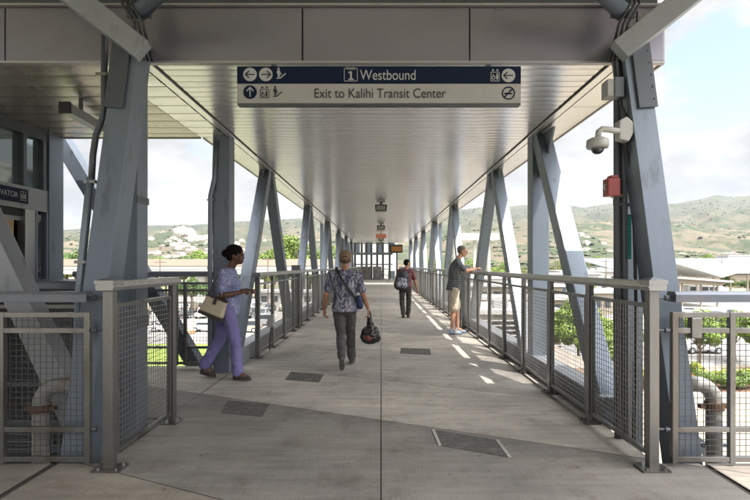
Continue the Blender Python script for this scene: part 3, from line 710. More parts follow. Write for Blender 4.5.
# ------------------------------------------------------------------ far end of the walkway
t = thing('end_screen', 'pale steel and glass screen with gates closing the far end of the walkway', 'screen')
yE = 52.0
for x in (-4.6, -4.0, -3.4, -2.7, -2.0, -1.5, -1.0, -.4, .2, .9):
    b = MB(); b.box(x-.11, x+.11, yE-.1, yE+.1, 0, 5.2); b.build('mullion', 'steel_dark', t)
b = MB(); b.box(-4.7, 1.2, yE-.12, yE+.12, 2.55, 2.8); b.box(-4.7, 1.2, yE-.12, yE+.12, 1.5, 1.62); b.box(-4.7, 1.2, yE-.12, yE+.12, 3.7, 3.8); b.box(-4.7, 1.2, yE-.12, yE+.12, 4.6, 4.9); b.build('transom', 'steel', t)
for x in (-4.0, -2.6, -1.5, -.4):
    b = MB(); b.box(x-.45, x+.45, yE-.6, yE-.3, 0, 1.35); b.box(x-.12, x+.12, yE-.9, yE-.6, 0, 1.0); b.build('gate_pier', 'stainless', t, bevel=.02)
b = MB(); b.box(-4.6, .9, yE-.25, yE-.2, 1.05, 1.12)
for k in range(40): b.box(-4.6+.14*k, -4.57+.14*k, yE-.24, yE-.21, 0, 1.05)
b.build('gate_bars', 'stainless', t)
b = MB(); b.bar((-.6, 47, 1.15), (1.3, 47, .1), .06, .06); b.bar((-.6, 47, .6), (1.3, 47, -.2), .04, .04); b.build('ramp_rail', 'stainless', t)
cf = thing('far_shade_canopy', 'unseen canopy added over the far gates to shade the end of the walkway', 'canopy')  # added out of view, to keep the sun off the far floor
b = MB(); b.box(-6, 6, 39, 57, 5.6, 5.8); b.build('canopy_deck', 'slat_dark', cf)
for x in (-5.7, 5.7):
    b = MB(); b.box(x-.15, x+.15, 48, 48.3, -8, 5.59); b.build('post', 'steel', cf)
t = thing('display_board', 'amber electronic display board on a post at the far end of the walkway', 'display board')
b = MB(); p0 = at(390.2, 253, 50); p1 = at(402.6, 244.5, 50); b.box(p0.x, p1.x, 50, 50.25, p0.z, p1.z); b.build('casing', 'dark', t, bevel=.02)
b = MB(); b.box(p0.x+.1, p1.x-.1, 49.985, 49.998, p0.z+.15, p1.z-.15); b.build('screen', mat('amber_back', (.12, .05, .01), .5, 0, 0, emis=((1, .42, .05), .01)), t)
b = MB()
for r_ in range(3):
    for k in range(8): b.box(p0.x+.16+.125*k, p0.x+.25+.125*k, 49.975, 49.984, p0.z+.2+r_*.15, p0.z+.28+r_*.15)
b.build('lit_segments', mat('amber', (.3, .12, .02), .5, 0, 0, emis=((1, .45, .06), .05)), t)
b = MB(); b.box(1.5, 1.68, 50.05, 50.2, 0, p0.z); b.build('post', 'steel', t)

# ------------------------------------------------------------------ people
V = Vector
def blob(name, items, voxel, m, parent, smooth=4, wr=0.0, wf=14.0, seed=0.0, wst=(1,1,1)):
    b = MB()
    for it in items:
        if it[0] == 'cap':
            _, a, c, r0, r1 = it
            b.tube([a, c], [r0, r1], 14); b.ell(a, r0, 14, 10); b.ell(c, r1, 14, 10)
        elif it[0] == 'loft':
            n = 24; vs = []; S = it[1]
            for (c, rx, ry) in S:
                for k in range(n):
                    an_ = 2*math.pi*k/n; cx_, sy_ = math.cos(an_), math.sin(an_)
                    vs.append(c + V((rx*math.copysign(abs(cx_)**.85, cx_), ry*math.copysign(abs(sy_)**.9, sy_), 0)))
            fc = [tuple(range(n))[::-1], tuple(range((len(S)-1)*n, len(S)*n))]
            for i in range(len(S)-1):
                for k in range(n): fc.append((i*n+k, i*n+(k+1)%n, (i+1)*n+(k+1)%n, (i+1)*n+k))
            b.add(vs, fc)
        elif it[0] == 'ell': b.ell(it[1], it[2], 20, 14, it[3] if len(it) > 3 else None)
    o = b.build(name + '_src', m)
    md = o.modifiers.new('r', 'REMESH'); md.mode = 'VOXEL'; md.voxel_size = voxel
    if smooth:
        ms = o.modifiers.new('s', 'SMOOTH'); ms.iterations = smooth; ms.factor = 0.5
    dg = bpy.context.evaluated_depsgraph_get(); dg.update()
    me = bpy.data.meshes.new_from_object(o.evaluated_get(dg)); bpy.data.objects.remove(o)
    if wr > 0:
        me.update(); ns = [v.normal.copy() for v in me.vertices]
        for v, n in zip(me.vertices, ns):
            p = Vector((v.co.x*wst[0], v.co.y*wst[1], v.co.z*wst[2])) * wf + Vector((seed, seed, seed))
            q = noise.noise(p) + .5*noise.noise(p*2.1)
            v.co += n * q * wr
    for p in me.polygons: p.use_smooth = True
    me.materials.clear(); me.materials.append(M[m] if isinstance(m, str) else m)
    r = bpy.data.objects.new(name, me); COL.objects.link(r); r.parent = parent
    return r
def lerp(a, b, t): return V(a).lerp(V(b), t)
def hand_items(wrist, direc, palm_n, thumb_side, size=1.0, curl=0.5):
    """palm, four unequal bent fingers and a thumb leaving the side of the palm near its base"""
    w_ = V(wrist); f = V(direc).normalized(); n = V(palm_n); n = (n - f*n.dot(f)).normalized(); s_ = f.cross(n)
    if s_.dot(V(thumb_side)) < 0: s_ = -s_
    it = []; pl = .085*size
    for k in (-1.3, 0, 1.3): it.append(('cap', w_ + f*.01 + s_*k*.012, w_ + f*pl + s_*k*.019*size, .013, .0125))
    ln = [.072, .08, .074, .058]
    for k in range(4):
        base = w_ + f*pl*.97 + s_*(.03 - .02*k)*size; l = ln[k]*size; a1 = curl*.8; a2 = curl*2.0
        m1 = base + (f*math.cos(a1) + n*math.sin(a1))*l*.5; m2 = m1 + (f*math.cos(a2) + n*math.sin(a2))*l*.5
        it += [('cap', base, m1, .0095*size, .0088*size), ('cap', m1, m2, .0088*size, .0078*size)]
    tb = w_ + f*.025 + s_*.022; t1 = tb + (f*.75 + s_*.75).normalized()*.035*size; t2 = t1 + (f*.9 + s_*.1 + n*.45).normalized()*.033*size
    it += [('cap', tb, t1, .0125, .011), ('cap', t1, t2, .0105, .009)]
    return it
def head_items(c, yaw=0.0, pitch=0.0, s=1.0):
    rot = Matrix.Rotation(yaw, 3, 'Z') @ Matrix.Rotation(pitch, 3, 'X'); c = V(c)
    def e(p, r): return ('ell', c + rot @ (V(p)*s), tuple(x*s for x in r), rot)
    it = [e((0, -.008, .028), (.077, .096, .088)), e((0, .02, -.03), (.062, .072, .078)), e((0, .055, -.082), (.032, .026, .024)),
          e((0, .090, -.014), (.012, .015, .026)), e((0, .099, -.030), (.016, .011, .010)), e((0, .088, .022), (.05, .012, .012)),
          e((0, .086, -.062), (.024, .012, .0065)), e((0, .084, -.074), (.02, .011, .0065)),
          e((.042, .06, -.028), (.022, .02, .022)), e((-.042, .06, -.028), (.022, .02, .022)),
          e((.078, -.006, -.01), (.009, .017, .03)), e((-.078, -.006, -.01), (.009, .017, .03))]
    def pt(p): return c + rot @ (V(p)*s)
    return it, pt, rot
def eyes(pt, parent):
    for k in (-1, 1):
        b = MB(); b.ell(pt((.031*k, .083, .002)), (.0115, .0085, .0065), 10, 8); b.build('eye', 'eye', parent, smooth=True)
        b = MB(); b.tube([pt((.018*k, .094, .019)), pt((.032*k, .093, .024)), pt((.046*k, .082, .018))], .0035, 6); b.build('eyebrow', 'eye', parent, smooth=True)
M['eye'] = mat('dark_eye', (.02, .015, .012), .3, 0, 0)
def shoe(o_name, heel, toe, m, parent, sole='sole', w=.045, upn=(0,0,1)):
    h = V(heel); t = V(toe); f = (t-h).normalized(); u = V(upn); u = (u - f*u.dot(f)).normalized()
    L_ = (t-h).length
    it = [('cap', h + u*.035 + f*.035, h + u*.03 + f*L_*.5, w*.85, w*.82), ('cap', h + u*.028 + f*L_*.5, t + u*.022 - f*.035, w*.85, w*.62),
          ('cap', h + u*.05 + f*.045, h + u*.09 + f*.05, .042, .042)]
    o = blob(o_name, it, .007, m, parent, 3)
    b = MB(); r = f.cross(u); pts = []
    for k in range(16):
        a = 2*math.pi*k/16; c = math.cos(a); q = h + f*(L_*.5 + c*L_*.52) + r*math.sin(a)*w*(.95 if c > 0 else .82); pts.append(q)
    n = 16; b.add([p - u*.006 for p in pts] + [p + u*.014 for p in pts], [tuple(range(n)), tuple(range(2*n-1, n-1, -1))] + [(i, i+n, (i+1)%n+n, (i+1)%n) for i in range(n)])
    b.build('sole', sole, o)
    return o
M['skin_dark'] = mat('skin_dark_brown', (.115, .052, .032), .45, 0, .1, 12)
M['skin_tan'] = mat('skin_tan', (.36, .185, .11), .5, 0, .1, 12)
M['skin_red'] = mat('skin_sunburnt', (.46, .245, .155), .5, 0, .1, 12)
M['hair_black'] = mat('black_hair', (.009, .007, .007), .8, 0, .3, 60, .5, 150, spec=.12)
M['hair_brown'] = mat('brown_hair', (.10, .075, .055), .6, 0, .35, 60, .5, 150)
M['sole'] = mat('shoe_sole', (.13, .125, .115), .7, 0, .1)
M['sole_dk'] = mat('dark_sole', (.05, .045, .04), .7, 0, .1)
M['shoe_white'] = mat('shoe_pale', (.48, .48, .48), .6, 0, .15, 20)
M['shoe_grey'] = mat('shoe_grey', (.06, .057, .055), .7, 0, .15, 20)
M['shoe_dark'] = mat('shoe_brown_black', (.045, .03, .025), .5, 0, .2, 20)
M['shoe_blue'] = mat('shoe_light_blue', (.30, .42, .55), .6, 0, .35, 25)
M['scrub_top'] = mat('printed_lavender_top', (.22, .25, .42), .85, 0, .35, 30, .3, 200, dirt=((.55, .45, .55), 34, .58, .64))
M['scrub_pant'] = mat('periwinkle_trousers', (.185, .165, .36), .85, 0, .12, 6, .3, 200)
M['pant_grey'] = mat('charcoal_trousers', (.085, .08, .082), .85, 0, .2, 8, .3, 150)
M['pant_black'] = mat('black_trousers', (.045, .04, .038), .85, 0, .2, 8, .3, 150)
M['short_beige'] = mat('khaki_shorts', (.50, .44, .34), .85, 0, .1, 8, .3, 150)
M['cap_tan'] = mat('tan_cap', (.24, .17, .105), .8, 0, .25, 22)
def print_shirt(name, base, c2, c3, sc1):
    m = mat(name, base, .8, 0, 0); nt = m.node_tree; b = nt.nodes['Principled BSDF']; L = nt.links.new; N = nt.nodes.new
    tc = N('ShaderNodeTexCoord'); v = N('ShaderNodeTexNoise'); v.inputs['Scale'].default_value = sc1; v.inputs['Detail'].default_value = 3; v.inputs['Distortion'].default_value = 1.6
    mp = N('ShaderNodeMapping'); mp.inputs['Rotation'].default_value = (0, .5, 0); mp.inputs['Scale'].default_value = (1.7, 1.7, .6); L(tc.outputs['Object'], mp.inputs[0]); L(mp.outputs[0], v.inputs[0])
    r = N('ShaderNodeValToRGB'); e = r.color_ramp.elements; e[0].position = .42; e[0].color = (*base, 1); e[1].position = .60; e[1].color = (*c3, 1)
    q = e.new(.50); q.color = (*c2, 1); L(v.outputs['Fac'], r.inputs[0]); L(r.outputs[0], b.inputs['Base Color']); return m
M['aloha'] = print_shirt('navy_leaf_print_shirt', (.05, .055, .10), (.12, .125, .19), (.42, .40, .42), 17)
def plaid(name, a, c, sx):
    m = mat(name, a, .8, 0, 0); nt = m.node_tree; b = nt.nodes['Principled BSDF']; L = nt.links.new; N = nt.nodes.new
    tc = N('ShaderNodeTexCoord'); outs = []
    for d in ('Z', 'X'):
        wv = N('ShaderNodeTexWave'); wv.bands_direction = d; wv.inputs['Scale'].default_value = sx; L(tc.outputs['Object'], wv.inputs[0]); outs.append(wv.outputs['Fac'])
    mm = N('ShaderNodeMath'); mm.operation = 'MULTIPLY'; L(outs[0], mm.inputs[0]); L(outs[1], mm.inputs[1])
    r = N('ShaderNodeMixRGB'); r.inputs[1].default_value = (*a, 1); r.inputs[2].default_value = (*c, 1); L(mm.outputs[0], r.inputs[0]); L(r.outputs[0], b.inputs['Base Color']); return m
M['plaid_red'] = plaid('red_plaid_shirt', (.07, .02, .03), (.36, .10, .11), 5.5)
M['polo_grey'] = plaid('charcoal_fine_stripe_shirt', (.065, .068, .075), (.16, .165, .18), 6.5)

def person(label, loc, rz, J, skin, hair, top, bottom, shoes, short_legs=False, face_yaw=0, face_pitch=0, belly=.0, female=False, hs=1.0, shirt_long=.77, hands=None, hair_style='short', sole='sole', sleeve=.72, hcurl=.6, wd=1.0):
    """J: joints in the person's own axes (x right, y forward, z up)"""
    t = thing('person', label, 'person', loc, rz)
    hc = V(J['head']); hi, pt, rot = head_items(hc, face_yaw, face_pitch, hs)
    nb = V(J['neck']); pel = V(J['pelvis']); ch = V(J['chest'])
    body = list(hi) + [('cap', nb, hc + V((0, -.01, -.05)), .056, .052)]
    body += [('cap', ch, nb - V((0,0,.06)), .11, .07), ('cap', pel, ch, .115, .11)]
    shs, els, wrs, hps, kns, ans, toes = J['sh'], J['el'], J['wr'], J['hip'], J['kn'], J['an'], J['toe']
    for k in (0, 1):
        s, e, w_ = V(shs[k]), V(els[k]), V(wrs[k])
        body += [('cap', nb - V((0,0,.05)), s, .06, .055), ('cap', s, e, .05, .038), ('cap', e, lerp(e, w_, .35), .04, .041), ('cap', lerp(e, w_, .35), w_, .041, .025)]
        hd = hands[k] if hands else ((w_-e).normalized(), (1 if k == 0 else -1, 0, 0), (0,1,0))
        body += hand_items(w_ + V(hd[0]).normalized()*.0, hd[0], hd[1], hd[2], 1.0, hcurl)
        h, kn, a = V(hps[k]), V(kns[k]), V(ans[k])
        body += [('cap', h, kn, .078, .052), ('cap', kn, lerp(kn, a, .35), .052, .055), ('cap', lerp(kn, a, .35), a, .055, .037), ('cap', a, lerp(a, toes[k], .5), .036, .03)]
    blob('body', body, .0062, skin, t, 3)
    eyes(pt, t)
    # shirt: lofted torso with sleeves
    fs_ = .93 if female else 1.0
    hemc = V((pel.x, pel.y, shirt_long)); mid = lerp(pel, ch, .45)
    secs = [(hemc + V((0,-.008,0)), .180*wd, .142*wd), (lerp(hemc, mid, .5), .172*wd*fs_, .134*wd), (mid + V((0, belly*.5, 0)), .160*wd*fs_*(.95 if female else 1), .118*wd + belly*.5),
            (lerp(mid, ch, .6), .168*wd*fs_, .120*wd), (ch + V((0,0,.05)), .178*wd*fs_, .122*wd + (.02 if female else 0)), (lerp(ch, nb, .62), .165*wd*fs_, .105*wd), (nb - V((0,0,.035)), .095, .080), (nb + V((0,0,.012)), .066, .066)]
    it = [('loft', secs)]
    for k in (0, 1):
        s, e = V(shs[k]), V(els[k])
        it += [('cap', nb - V((0,0,.05)), s - V((0,0,.0)), .078, .070), ('cap', s - V((0,0,.012)), lerp(s, e, sleeve), .064, .062),
               ('cap', s - V((0,0,.05)), ch + V((0,0,.0)), .06, .10)]
    if female:
        for sx in (-1, 1): it.append(('ell', ch + V((sx*.07, .085, .0)), (.075, .07, .075)))
    blob('shirt', it, .0085, top, t, 2, .010, 13, 3.3, (1, 1, .45))
    # trousers
    it = [('loft', [(V((pel.x, pel.y, pel.z-.09)), .155*wd, .115*wd), (V((pel.x, pel.y, pel.z+.08)), .150*wd, .112*wd)]), ('ell', pel + V((0, -.012, -.05)), (.142*wd, .10, .12))]
    for k in (0, 1):
        h, kn, a = V(hps[k]), V(kns[k]), V(ans[k])
        if short_legs: e = lerp(h, kn, .90); it += [('cap', h, e, .098*wd, .088*wd)]
        else: it += [('cap', h, kn, .092*wd, .070*wd), ('cap', kn, lerp(kn, a, .97), .070*wd, (.072 if female else .062))]
    blob('shorts' if short_legs else 'trousers', it, .009, bottom, t, 2, .010, 13, 9.1, (1, 1, 1.1))
    for k in (0, 1):
        a, to = V(ans[k]), V(toes[k]); f = (to - a); f.z = to.z - a.z + .07; 
        fl = V((to.x-a.x, to.y-a.y, 0)); fl = fl.normalized() if fl.length > .01 else V((0,1,0))
        heel = J['heel'][k]
        shoe('shoe', heel, to, shoes, t, sole)
    # hair
    def hp(p, r, q=None): return ('ell', pt(p), tuple(x*hs for x in r), rot)
    if hair_style == 'bun':
        blob('hair', [hp((0, -.02, .052), (.093, .106, .088)), hp((0, -.055, .01), (.084, .068, .08)), hp((0, -.115, .03), (.06, .055, .05))], .008, hair, t, 2, .006, 30, 1)
    elif hair_style == 'short':
        blob('hair', [hp((0, -.02, .052), (.083, .092, .074)), hp((0, -.045, .015), (.079, .062, .07))], .008, hair, t, 2, .004, 40, 1)
    elif hair_style == 'cap':
        blob('hair', [hp((0, -.045, -.005), (.076, .055, .055))], .008, hair, t, 2, .003, 40, 1)
        cp = blob('cap', [hp((0, -.012, .055), (.089, .105, .075))], .008, 'cap_tan', t, 2)
        blob('cap_brim', [hp((0, .115, .045), (.065, .065, .009))], .006, 'cap_tan', cp, 1)
        b = MB(); b.tube([pt((-.03, -.112, .03)), pt((0, -.118, .042)), pt((.03, -.112, .03))], .006, 6); b.build('cap_strap', 'sole_dk', cp)
    return t, pt

# woman in scrubs, walking to the right with a purse
WL = (-1.99, 6.40, 0)
wmn, _ = person('woman with black hair in lavender printed top and purple trousers walking to the right', WL, R(-90), dict(
    head=(0, .13, 1.575), neck=(0, .055, 1.40), chest=(0, .03, 1.20), pelvis=(0, .03, .95),
    sh=[(-.165, .03, 1.345), (.165, .02, 1.345)], el=[(-.21, .04, 1.08), (.215, .015, 1.07)], wr=[(-.13, .25, 1.13), (.16, .24, 1.115)],
    hip=[(-.09, .0, .90), (.09, .05, .90)], kn=[(-.085, -.10, .49), (.085, .15, .49)], an=[(-.085, -.31, .15), (.085, .18, .10)],
    toe=[(-.085, -.15, .005), (.09, .35, .012)], heel=[(-.085, -.36, .055), (.085, .12, .012)]),
    'skin_dark', 'hair_black', 'scrub_top', 'scrub_pant', 'shoe_dark', female=True, belly=.05, hair_style='bun', shirt_long=.83, wd=1.04, hs=1.06, sole='sole_dk',
    hands=[((.15, 1, .0), (0, 0, -1), (1, 0, 0)), ((-.25, 1, .15), (-.3, 0, -1), (-1, 0, 0))], hcurl=1.5)
pu = thing('handbag', 'cream handbag with black base at the hip of the woman in purple trousers', 'handbag', (WL[0]-.06, WL[1]-.27, .93), R(0))
pu.rotation_euler = (0, R(22), 0)
b = MB(); b.prism([(-.15, -.08), (.15, -.08), (.125, .13), (-.125, .13)], -.05, .05); b.build('bag_body', mat('cream_leather', (.50, .43, .32), .5, 0, .1, 10), pu, bevel=.018)
b = MB(); b.box(-.155, .155, -.054, .054, -.12, -.081); b.box(-.135, .135, -.053, .053, .115, .135); b.build('base_trim', 'shoe_dark', pu, bevel=.012)
b = MB(); b.box(-.02, .02, -.06, -.051, .05, .13); b.build('clasp', 'shoe_dark', pu)
b = MB(); b.tube([(-.12, 0, .13), (-.125, .02, .28), (-.11, .07, .42), (-.09, .11, .465), (-.075, .09, .43), (-.04, .05, .32), (.04, .02, .21), (.11, 0, .13)], .007, 8); b.build('strap', 'shoe_dark', pu, smooth=True)

OL = (-.52, 7.10, 0)
old, _ = person('man in tan cap and navy print shirt walking away carrying a black plastic bag', OL, 0, dict(
    head=(.01, .05, 1.535), neck=(.005, .01, 1.375), chest=(.01, 0, 1.17), pelvis=(.01, 0, .90),
    sh=[(-.185, 0, 1.315), (.195, 0, 1.295)], el=[(-.255, -.05, 1.04), (.265, -.02, 1.04)], wr=[(-.29, .06, .83), (.335, .05, .835)],
    hip=[(-.08, -.02, .86), (.08, .03, .86)], kn=[(-.05, .04, .45), (.075, .17, .48)], an=[(-.015, -.27, .21), (.085, .27, .10)],
    toe=[(-.02, -.20, .004), (.105, .46, .03)], heel=[(-.012, -.345, .19), (.085, .20, .012)]),
    'skin_tan', 'hair_brown', 'aloha', 'pant_grey', 'shoe_grey', hair_style='cap', shirt_long=.80, wd=1.04, hs=1.05,
    hands=[((-.05, .25, -1), (1, -.2, 0), (0, 1, 0)), ((.12, .1, -1), (-1, 0, 0), (0, 1, 0))])
pass
gb = thing('plastic_bag', 'bulging black plastic carrier bag in the hand of the man in the cap', 'bag', (OL[0]+.37, OL[1]+.07, .50))
M['black_plastic'] = mat('glossy_black_plastic', (.018, .017, .018), .22, 0, .2, 12, .6, 25)
M['rust_content'] = mat('reddish_contents', (.20, .065, .045), .5, 0, .3, 20)
blob('bag_body', [('ell', (0, 0, -.04), (.135, .10, .13)), ('ell', (.03, 0, -.08), (.12, .09, .10)), ('cap', (0, 0, .02), (-.015, 0, .18), .085, .03), ('ell', (-.05, 0, -.07), (.10, .09, .10))], .009, 'black_plastic', gb, 2, .016, 16, 5)
b = MB(); b.tube([(-.04, -.02, .16), (-.03, -.03, .25), (-.02, .0, .30), (0, .03, .25), (.01, .02, .16)], .011, 8); b.build('handle', 'black_plastic', gb, smooth=True)
blob('red_package', [('ell', (-.02, -.055, -.075), (.085, .05, .05))], .008, 'rust_content', gb, 2, .01, 20)
sb = thing('sling_bag', 'black strap and small blue sling pouch across the back of the man in the cap', 'sling bag', OL)
b = MB()
pts = [V((-.10, .10, 1.36)), V((-.115, .0, 1.425)), V((-.09, -.10, 1.37)), V((-.03, -.145, 1.26)), V((.06, -.15, 1.13)), V((.14, -.135, 1.02)), V((.20, -.08, .94))]
for i in range(len(pts)-1): b.bar(pts[i], pts[i+1], .034, .008, (0, -1, .1) if i > 1 else (0,0,1))
b.build('strap', 'cable', sb)
blob('pouch', [('cap', (.21, -.07, .99), (.225, -.05, .88), .045, .05)], .008, mat('navy_pouch', (.02, .035, .10), .6, 0, .2), sb, 2)

BL = (.68, 13.85, 0)
bpk, _ = person('man in red plaid shirt with a backpack looking right as he walks away', BL, 0, dict(
    head=(.05, .03, 1.50), neck=(.02, 0, 1.345), chest=(.01, 0, 1.15), pelvis=(0, 0, .88),
    sh=[(-.175, 0, 1.29), (.185, 0, 1.28)], el=[(-.24, .08, 1.03), (.26, .0, 1.02)], wr=[(-.12, .26, .98), (.32, .12, .80)],
    hip=[(-.085, 0, .86), (.085, 0, .86)], kn=[(-.10, .05, .47), (.09, .03, .47)], an=[(-.06, -.04, .10), (.07, .05, .10)],
    toe=[(-.07, .12, .012), (.09, .22, .012)], heel=[(-.06, -.12, .012), (.07, -.03, .012)]),
    'skin_tan', 'hair_black', 'plaid_red', 'pant_black', 'shoe_dark', face_yaw=R(-65), hair_style='short', shirt_long=.86, sole='sole_dk',
    hands=[((.5, .6, .1), (0, 0, -1), (0, 0, 1)), ((.25, .2, -1), (-1, 0, 0), (0, 1, 0))])
bp_ = thing('backpack', 'black and grey patterned backpack slung on the back of the man in red plaid', 'backpack', (BL[0]-.10, BL[1]-.21, 1.03))
bp_.rotation_euler = (0, R(8), 0)
M['bp_black'] = mat('black_nylon', (.02, .021, .026), .6, 0, .2, 15)
M['bp_grey'] = print_shirt('grey_patterned_nylon', (.05, .06, .09), (.16, .18, .24), (.50, .50, .52), 9)
blob('bag_body', [('cap', (0, 0, .14), (0, 0, -.10), .15, .165), ('cap', (-.06, 0, .12), (-.07, 0, -.12), .13, .15), ('cap', (.06, 0, .12), (.06, 0, -.12), .12, .13)], .011, 'bp_black', bp_, 3, .008, 12)
blob('front_pocket', [('cap', (-.07, -.10, -.10), (.06, -.10, -.10), .10, .095), ('cap', (-.05, -.09, .02), (.04, -.09, .03), .085, .08)], .01, 'bp_grey', bp_, 3, .006, 14)
for s in (-1, 1):
    b = MB(); b.tube([(s*.10+.03, .06, .24), (s*.13+.08, .15, .31), (s*.15+.08, .30, .26), (s*.14+.08, .34, .05), (s*.12+.05, .20, -.12)], .018, 8); b.build('shoulder_strap', 'bp_black', bp_, smooth=True)

LL = (1.575, 10.6, 0)
ln, lpt = person('tall man in dark polo and khaki shorts leaning on the right handrail', LL, R(-90), dict(
    head=(0, .145, 1.745), neck=(0, .055, 1.585), chest=(0, -.005, 1.33), pelvis=(0, -.03, 1.0),
    sh=[(-.19, .03, 1.50), (.19, .03, 1.50)], el=[(-.21, .21, 1.335), (.21, .20, 1.335)], wr=[(-.09, .42, 1.385), (.08, .42, 1.385)],
    hip=[(-.10, -.03, .95), (.10, -.03, .95)], kn=[(-.11, .035, .52), (.11, -.055, .52)], an=[(-.11, .06, .10), (.11, -.08, .10)],
    toe=[(-.12, .26, .012), (.12, .12, .012)], heel=[(-.11, -.01, .012), (.11, -.15, .012)]),
    'skin_red', 'hair_brown', 'polo_grey', 'short_beige', 'shoe_blue', short_legs=True, belly=.10, wd=1.13, hair_style='short', shirt_long=.93, face_pitch=R(-8),
    hands=[((.6, .8, .1), (0, 0, -1), (0, 1, 0)), ((-.6, .8, .15), (0, 0, -1), (0, 1, 0))], hs=1.04)
b = MB()
for k in (-1, 1):
    b.tube([lpt((.012*k, .103, .006)), lpt((.045*k, .10, .006)), lpt((.072*k, .06, .008)), lpt((.082*k, .0, .012))], .003, 6)
    b.tube([lpt((.014*k, .101, -.012)), lpt((.044*k, .098, -.014)), lpt((.05*k, .094, .006))], .0025, 6)
b.build('glasses', 'cable', ln, smooth=True)
# ------------------------------------------------------------------ ground, roads, hills
G = -8.0
def gx(px, d): return (px-381)*d/500.0
def gy(py): return 500*(H-G)/(py-265.5)
M['dry_ground'] = mat('dry_pale_ground', (.20, .18, .14), .9, 0, .25, .02, dirt=((.13, .15, .06), .012, .5, .6))
M['asphalt'] = mat('grey_asphalt', (.16, .155, .15), .85, 0, .15, .2)  # mid-grey road surface with random mottling
M['pavement'] = mat('pale_pavement', (.25, .24, .22), .85, 0, .2, .3)
M['tan_pave'] = mat('tan_paving', (.235, .20, .155), .85, 0, .2, .3)
M['lawn'] = mat('bright_lawn', (.145, .21, .028), .9, 0, .3, .8, .4, 8)
M['paint'] = mat('road_paint', (.75, .75, .72), .7, 0, .08)
M['kerb'] = mat('kerb_concrete', (.50, .46, .40), .8, 0, .1)
def flat(name, x0, x1, y0, y1, z, m, kind='structure'):
    b = MB(); b.add([(x0,y0,z),(x1,y0,z),(x1,y1,z),(x0,y1,z)], [(0,1,2,3)]); return tag(b.build(name, m), kind=kind)
flat('ground', -9000, 9000, -300, 9500, G, 'dry_ground')
flat('parking_lot', -75, -2, 64, 150, G+.03, 'pavement')
flat('lawn', -60, -8, 40, 60, G+.03, 'lawn')
flat('road', -70, -2, 60.2, 66, G+.05, 'asphalt')
flat('pavement', 3, 80, 12, 36.5, G+.03, 'tan_pave')
flat('road', 3, 90, 47, 60, G+.03, 'asphalt')
flat('plaza', 3, 120, 62, 175, G+.03, 'pavement')
for nm, x0, x1, y0, y1 in (('kerb', 3, 90, 36.5, 36.8), ('kerb', 3, 90, 41.6, 41.9), ('kerb', 3, 90, 46.6, 47.0), ('kerb', 3, 90, 60, 60.4), ('kerb', -70, -2, 59.9, 60.2)):
    b = MB(); b.box(x0, x1, y0, y1, G-.1, G+.15); tag(b.build(nm, 'kerb'), kind='structure')
flat('planting_bed', 3, 90, 36.85, 41.55, G+.06, mat('mulch', (.14, .08, .05), .95, 0, .4, 2))
flat('planting_bed', 3, 90, 41.95, 46.55, G+.06, mat('mulch_dry', (.36, .30, .20), .95, 0, .3, 2))
for nm, y in (('road_line', 53.4), ('road_line', 57.0), ('road_line', 48.2)):
    flat(nm, 3, 90, y, y+.14, G+.036, 'paint')
b = MB()
for k in range(28): b.box(-72+2.6*k, -71.88+2.6*k, 70, 75.5, G+.034, G+.038); b.box(-72+2.6*k, -71.88+2.6*k, 90, 95.5, G+.034, G+.038)
tag(b.build('parking_lines', 'paint'), kind='structure')

# hills: one height field laid out over the plain
def interp(T, x):
    if x <= T[0][0]: return T[0][1]
    for (a, p), (c, q) in zip(T, T[1:]):
        if x <= c: return p + (q-p)*(x-a)/(c-a)
    return T[-1][1]
RIDGE = [(-900, 236), (-300, 233), (60, 231), (100, 228), (150, 226), (200, 225), (235, 222), (260, 221), (300, 219), (340, 221), (420, 219), (450, 212), (480, 208), (522, 206), (560, 205), (585, 208), (610, 204), (640, 206), (662, 205), (680, 204), (696, 200), (708, 197), (718, 195.5), (732, 197.5), (750, 195.5), (900, 190), (1200, 200), (1700, 215)]
NA, ND = 460, 130
hv, hf = [], []
for i in range(NA+1):
    px = -900 + 2600*i/NA
    for j in range(ND+1):
        t = j/ND; d = 560 + 3600*t**1.25
        x = gx(px, d)
        e_r = (265.5 - interp(RIDGE, px)) / 500.0                 # elevation slope of the skyline
        prof = min(1.0, (t/.93))**1.05
        if t > .93: prof = 1.0 - (t-.93)*1.3
        e = 0.0085 + (e_r-.0085) * prof
        p = V((x*.0016, d*.0016, 3.1)); n1 = noise.fractal(p, 1.0, 2.1, 6); p2 = V((x*.006, d*.006, 1.7)); n2 = 1-abs(noise.fractal(p2, .9, 2.2, 5))*2
        amp = math.sin(math.pi*min(1, t/.95))
        z = H + e*d + amp*(46*n1 + 30*(n2-.4)*(d/2500) + 22*(1-abs(noise.noise(V((x*.0042+n1*.6, d*.0016, 7.7))))*2.6)*(d/2200)) + (3.5*n2*min(1, t*3) if t > .8 else 0)
        z = G + (z-G)*min(1, t/.06)
        hv.append((x, d, z))
for i in range(NA):
    for j in range(ND):
        a = i*(ND+1)+j; hf.append((a, a+1, a+ND+2, a+ND+1))
me = bpy.data.meshes.new('hills'); me.from_pydata(hv, [], hf)
for p in me.polygons: p.use_smooth = True
mh = mat('hillside', (.26, .21, .13), .95, 0, 0); nt = mh.node_tree; bb = nt.nodes['Principled BSDF']; L = nt.links.new; N = nt.nodes.new
tc = N('ShaderNodeTexCoord')
def hn(s, det, rough=.6):
    n = N('ShaderNodeTexNoise'); n.inputs['Scale'].default_value = s; n.inputs['Detail'].default_value = det; n.inputs['Roughness'].default_value = rough
    L(tc.outputs['Object'], n.inputs[0]); return n.outputs['Fac']
def hr(v, a, b_, ca, cb):
    r = N('ShaderNodeValToRGB'); r.color_ramp.elements[0].position = a; r.color_ramp.elements[1].position = b_
    r.color_ramp.elements[0].color = ca; r.color_ramp.elements[1].color = cb; L(v, r.inputs[0]); return r.outputs[0]
